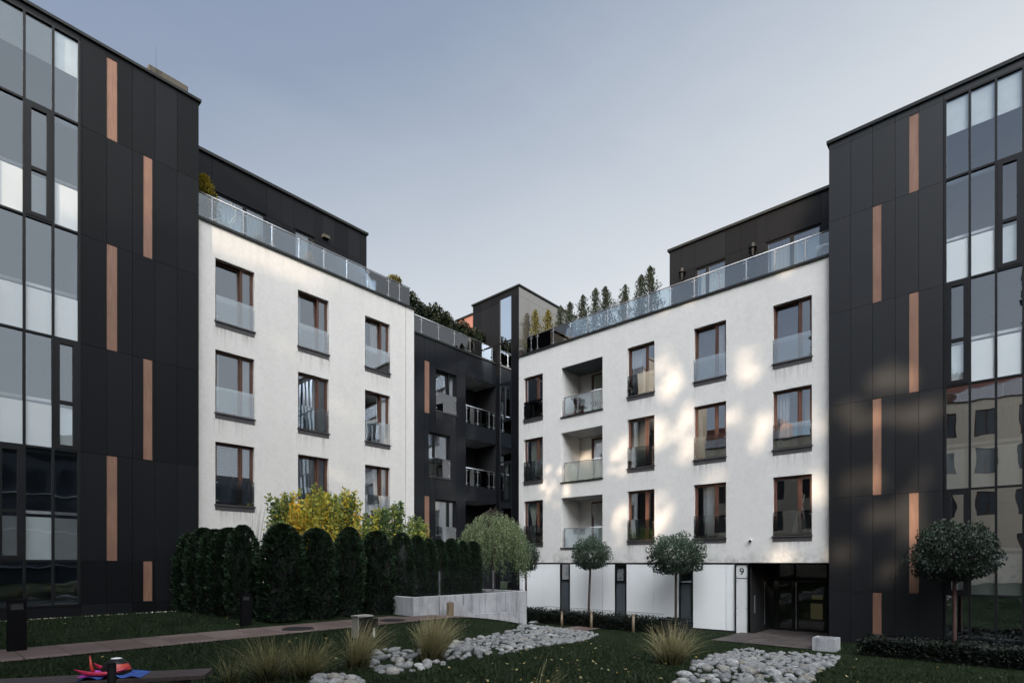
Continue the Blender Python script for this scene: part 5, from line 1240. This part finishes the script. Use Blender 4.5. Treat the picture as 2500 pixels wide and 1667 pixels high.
# ================================================================== the far side of the courtyard (behind the viewer)
CB = thing('apartment_building', 'cream rendered building across the courtyard, mirrored in the right glazed bay', 'building', (-14, 1, Z0 - 1.6))
F = Fr('R', -14.0)
co = [(s, s + 1.2, z, z + 1.9) for s in (-6.6, -4.2, -1.8, .6, 3.0, 5.4, 7.8) for z in (.3, 3.5, 6.7, 9.6)]
mb = MB(F); wall(mb, -8, 9.4, -1.6, 12.3, co, -.15); mb.build('wall', 'cream', CB)
for (a, b, c, e) in co:
    mb = MB(F); bars(mb, a, b, c, e, .07, -.17, -.1); mb.box((a + b) / 2 - .04, (a + b) / 2 + .04, -.17, -.1, c, e); w = mb.build('window', 'frame_wood', CB)
    MB(F).face([(a, -.15, c), (b, -.15, c), (b, -.15, e), (a, -.15, e)]).build('pane', 'grey_panel', w)
mb = MB(F); mb.box(-8, 9.4, -8, -.02, 12.25, 12.3); mb.box(-8, 9.4, -.06, .1, 12.3, 12.38); mb.build('roof', 'coping', CB); railing(CB, F, -8, 9.4, 12.38, list(np.arange(-7.4, 9, 1.1)), .9)
mb = MB(F)
for s in (-8, 9.4): mb.face([(s, -8, -1.6), (s, -.02, -1.6), (s, -.02, 12.25), (s, -8, 12.25)])
mb.build('outer_wall', 'cream', CB)
mb = MB(F); mb.box(-6, 6, -6, -2.2, 12.3, 14.6); mb.build('penthouse', 'terracotta', CB)
NB = thing('apartment_building', 'long cream terrace building beyond the courtyard, mirrored in the windows of the right white facade', 'building', (-19, 30, Z0 - 1.6))
F = Fr('R', -19.0)
co = [(float(s), float(s) + 1.3, z, z + 1.9) for s in np.arange(14, 50, 2.9) for z in (.2, 3.3, 6.4, 9.5)]
mb = MB(F); wall(mb, 13, 52, -1.6, 12.4, co, -.15); mb.build('wall', 'cream', NB)
for (a, b, c, e) in co:
    mb = MB(F); bars(mb, a, b, c, e, .07, -.17, -.1); w = mb.build('window', 'frame_wood', NB); MB(F).face([(a, -.15, c), (b, -.15, c), (b, -.15, e), (a, -.15, e)]).build('pane', 'interior_dark', w)
mb = MB(F); mb.box(13, 52, -9, -.02, 12.35, 12.4); mb.box(13, 52, -.1, .12, 12.4, 12.55); mb.build('roof', 'coping', NB)
mb = MB(F)
for s in (13, 52): mb.face([(s, -9, -1.6), (s, -.02, -1.6), (s, -.02, 12.35), (s, -9, 12.35)])
mb.build('outer_wall', 'cream', NB); mb = MB(F); mb.box(18, 30, -7, -3, 12.4, 15.4); mb.box(34, 44, -7, -3, 12.4, 15.0); mb.build('penthouse', 'terracotta', NB); railing(NB, F, 13, 52, 12.55, list(np.arange(14, 51, 2.2)), .9)
DB = thing('apartment_building', 'dark row building closing the courtyard, mirrored in the left glazed bay', 'building', (15, -24, Z0 - 1.6))
F = Fr('L', -24.0)
mb = MB(F); mb.box(-4, 42, -9, 0, -1.6, 9.2); mb.build('wall', 'grey_panel', DB)
for s in np.arange(-2, 40, 2.4):
    for z in (0, 3.1, 6.2): w = MB(F).box(float(s), float(s) + 1.3, .002, .05, z, z + 1.9).build('window', 'interior_dark', DB)
mb = MB(F)
for z in (-.4, 2.7, 5.8): mb.box(-4, 42, 0.052, .5, z, z + .12)
mb.build('balcony_band', 'white_plastic', DB); mb = MB(F); mb.box(4, 14, -7, -2, 9.2, 11.6); mb.box(-4.1, 42.1, -9.1, .1, 9.2, 9.32); mb.build('roof', 'coping', DB)
# unseen trees added to mask the sun; gaps cut to spot the facades
SUN = Vector((-.944, -.330, math.tan(R_(20)))).normalized()
patches = []
def pr(x, y, rx, ry, plane='R', soft=1): # display pixel of the light spots -> position on the facade
    px, py = x * 1.0629, y * 1.0629
    s, z = onU(px, py) if plane == 'R' else onV(px, py)
    s1 = (onU(px + rx * 1.0629, py) if plane == 'R' else onV(px + rx * 1.0629, py))[0]; z1 = (onU(px, py - ry * 1.0629) if plane == 'R' else onV(px, py - ry * 1.0629))[1]
    patches.append((plane, s, z, abs(s1 - s), abs(z1 - z)))
for a in ((1537, 865, 26, 52), (1582, 1000, 22, 50), (1715, 845, 22, 30), (1700, 950, 45, 20), (1738, 985, 30, 36), (1500, 1000, 38, 30), (1424, 1050, 24, 42), (1500, 1180, 34, 40), (1275, 1110, 26, 42), (1430, 1200, 22, 44),
          (1880, 965, 22, 24), (1875, 1135, 18, 60), (1212, 1318, 26, 14), (1372, 1318, 26, 16), (1570, 1320, 30, 40), (1800, 1277, 34, 18), (1330, 1010, 18, 16), (1640, 1120, 16, 22),
          (2030, 885, 42, 34), (2080, 880, 22, 28), (1940, 945, 30, 24), (2040, 962, 120, 20), (2112, 962, 36, 30), (2108, 1108, 20, 24), (2000, 1112, 24, 28), (2030, 1195, 46, 26), (2090, 1180, 26, 60), (2070, 1235, 30, 22), (1935, 1275, 20, 36), (2040, 1312, 24, 20), (1950, 1130, 18, 40)):
    pr(*a)
for a in ((640, 790, 60, 8), (790, 930, 40, 7), (640, 1010, 36, 9), (760, 1080, 50, 8)): pr(*a, plane='L')
def top_z(v):
    w = .7 * math.sin(v * 1.9) + .5 * math.sin(v * .8)
    return 29.5 + w if v < -8.8 else 25.2 + w if v < -1.0 else (15.2 + .5 * w if v < 3.9 else (23.6 + w if v < 8.2 else max(12, 23.6 - (v - 8.2) * 2.2 + w)))
def sun_mask_tree(ux, vc, half, topf, n):
    t = thing('sun_mask_tree', 'leafy tree added unseen behind the viewer to mask the sun', 'tree', (ux, float(vc), Z0 - 1.6), 'unseen trees added to mask the sun')
    P = np.stack([rng.uniform(ux - 1.6, ux + 1.6, n), rng.uniform(vc - half, vc + half, n), rng.random(n)], 1)
    P[:, 2] = [.5 + q * (topf(v) - .5) for q, v in zip(P[:, 2], P[:, 1])]
    kk = np.ones(n, bool)
    for i, (x, y, z) in enumerate(P):
        tt = (UR - x) / -SUN.x; vR = y - SUN.y * tt; zR = z - SUN.z * tt
        tl = (VL - y) / -SUN.y; uL = x - SUN.x * tl; zL = z - SUN.z * tl
        for pl_, s, zc, rs, rz in patches:
            if pl_ == 'R': a, b = vR, zR
            else: a, b = uL, zL
            dark = pl_ == 'R' and a < 4.35; mg = .10 if dark else .27
            wq = 1 + .7 * mn.noise(Vector((a * 1.3, b * 1.3, rs * 7))) + .5 * mn.noise(Vector((a * 3.1, b * 3.1, 5)))
            if ((a - s) / (rs + mg)) ** 2 + ((b - zc) / (rz + mg)) ** 2 < wq:
                kk[i] = (not dark) and random.random() < .075; break
    P = P[kk] - np.array([ux, vc, -1.6]); n = len(P)
    add_mesh('crown', quadmesh('crown', leaves(P, .6, .8), rng.random(n), 'mask_tree'), t)
    MB().tube([(ux, vc, -1.7), (ux, vc, 6), (ux, vc, 11)], [.4, .28, .1], 8).build('trunk', 'bark', t, smooth=True)
for vc in np.arange(-27, 13, 4.6): sun_mask_tree(-18, vc, 2.6, top_z, 12000)
sun_mask_tree(-4.5, 5.4, 1.9, lambda v: 19.8 + .6 * math.sin(v * 3), 8000)
sun_mask_tree(-4.5, 8.6, 1.9, lambda v: 19.8 + .6 * math.sin(v * 3), 8000)
# ================================================================== light, world, camera
sun = bpy.data.lights.new('sun', 'SUN'); sun.energy = 4.6; sun.angle = R_(.8); sun.color = (1, .80, .58)
so = bpy.data.objects.new('sun', sun); COL.objects.link(so); so.rotation_euler = SUN.to_track_quat('Z', 'Y').to_euler(); so.location = (-10, -10, 30)
w = bpy.data.worlds.new('World'); sc.world = w; w.use_nodes = True; nt = w.node_tree; nt.nodes.clear()
out = nt.nodes.new('ShaderNodeOutputWorld'); bg = nt.nodes.new('ShaderNodeBackground'); bg.inputs[1].default_value = .10
sky = nt.nodes.new('ShaderNodeTexSky'); sky.sky_type = 'NISHITA'; sky.sun_disc = False; sky.sun_elevation = R_(20); sky.sun_rotation = math.atan2(SUN.x, SUN.y); sky.air_density = 1.0; sky.dust_density = 1.5; sky.ozone_density = 1.0
tc = nt.nodes.new('ShaderNodeTexCoord')
def dot(vec, a, b):  # map dot(dir, vec) from a..b to 0..1
    d = nt.nodes.new('ShaderNodeVectorMath'); d.operation = 'DOT_PRODUCT'; d.inputs[1].default_value = vec; nt.links.new(tc.outputs['Generated'], d.inputs[0])
    m = nt.nodes.new('ShaderNodeMapRange'); m.inputs[1].default_value = a; m.inputs[2].default_value = b; nt.links.new(d.outputs['Value'], m.inputs[0]); return m.outputs[0]
right = (.6664, -.7456, 0)
# thin autumn haze: pale toward the right and the horizon, bluer up on the left
hz = math_(nt, 'ADD', math_(nt, 'MULTIPLY', dot(right, -.6, .6), .62), math_(nt, 'MULTIPLY', dot((0, 0, -1), -.75, -.40), .60))
cl = noise(nt, 1.6, 5, .6, vec=tc.outputs['Generated'], stretch=(1.0, 1.6, 3.0), dist=.6)
hz = math_(nt, 'ADD', hz, math_(nt, 'MULTIPLY', math_(nt, 'SUBTRACT', cl, .5), .16))
hz = math_(nt, 'MINIMUM', math_(nt, 'MAXIMUM', hz, 0.0), 1.0)
hcol = ramp(nt, hz, [(0, (.225, .29, .435)), (.35, (.32, .39, .52)), (.7, (.61, .665, .735)), (1.0, (.80, .83, .86))])
hs_ = nt.nodes.new('ShaderNodeVectorMath'); hs_.operation = 'SCALE'; nt.links.new(hcol, hs_.inputs[0]); hs_.inputs['Scale'].default_value = 10.0
mix = mixc(nt, .9, sky.outputs[0], hs_.outputs[0])
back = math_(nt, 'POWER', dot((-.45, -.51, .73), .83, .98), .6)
glow = nt.nodes.new('ShaderNodeVectorMath'); glow.operation = 'SCALE'; glow.inputs[0].default_value = (.94, .97, 1.0); nt.links.new(math_(nt, 'MULTIPLY', back, 80.0), glow.inputs['Scale'])  # bright lobe added behind the viewer to light the facades, kept out of reflections
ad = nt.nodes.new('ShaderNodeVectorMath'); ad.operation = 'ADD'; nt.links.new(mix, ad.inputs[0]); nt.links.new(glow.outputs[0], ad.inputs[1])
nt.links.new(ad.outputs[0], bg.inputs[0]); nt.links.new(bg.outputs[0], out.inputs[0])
cam = bpy.data.cameras.new('camera'); cam.sensor_width = 36; cam.lens = 1354 / 2500 * 36; cam.shift_y = (1373 - 833.5) / 2500; cam.clip_end = 2000; cam.clip_start = .05
co_ = bpy.data.objects.new('camera', cam); COL.objects.link(co_); co_.location = (0, 0, Z0); co_.rotation_euler = (R_(90), 0, math.atan2(.6664, .7456) - R_(90)); sc.camera = co_
sc.render.engine = 'CYCLES'; sc.cycles.use_denoising = True; sc.cycles.max_bounces = 8; sc.cycles.transparent_max_bounces = 24; sc.cycles.sample_clamp_indirect = 6; sc.cycles.caustics_reflective = False
sc.view_settings.view_transform = 'Standard'; sc.view_settings.look = 'None'; sc.view_settings.exposure = 0; sc.view_settings.gamma = 1
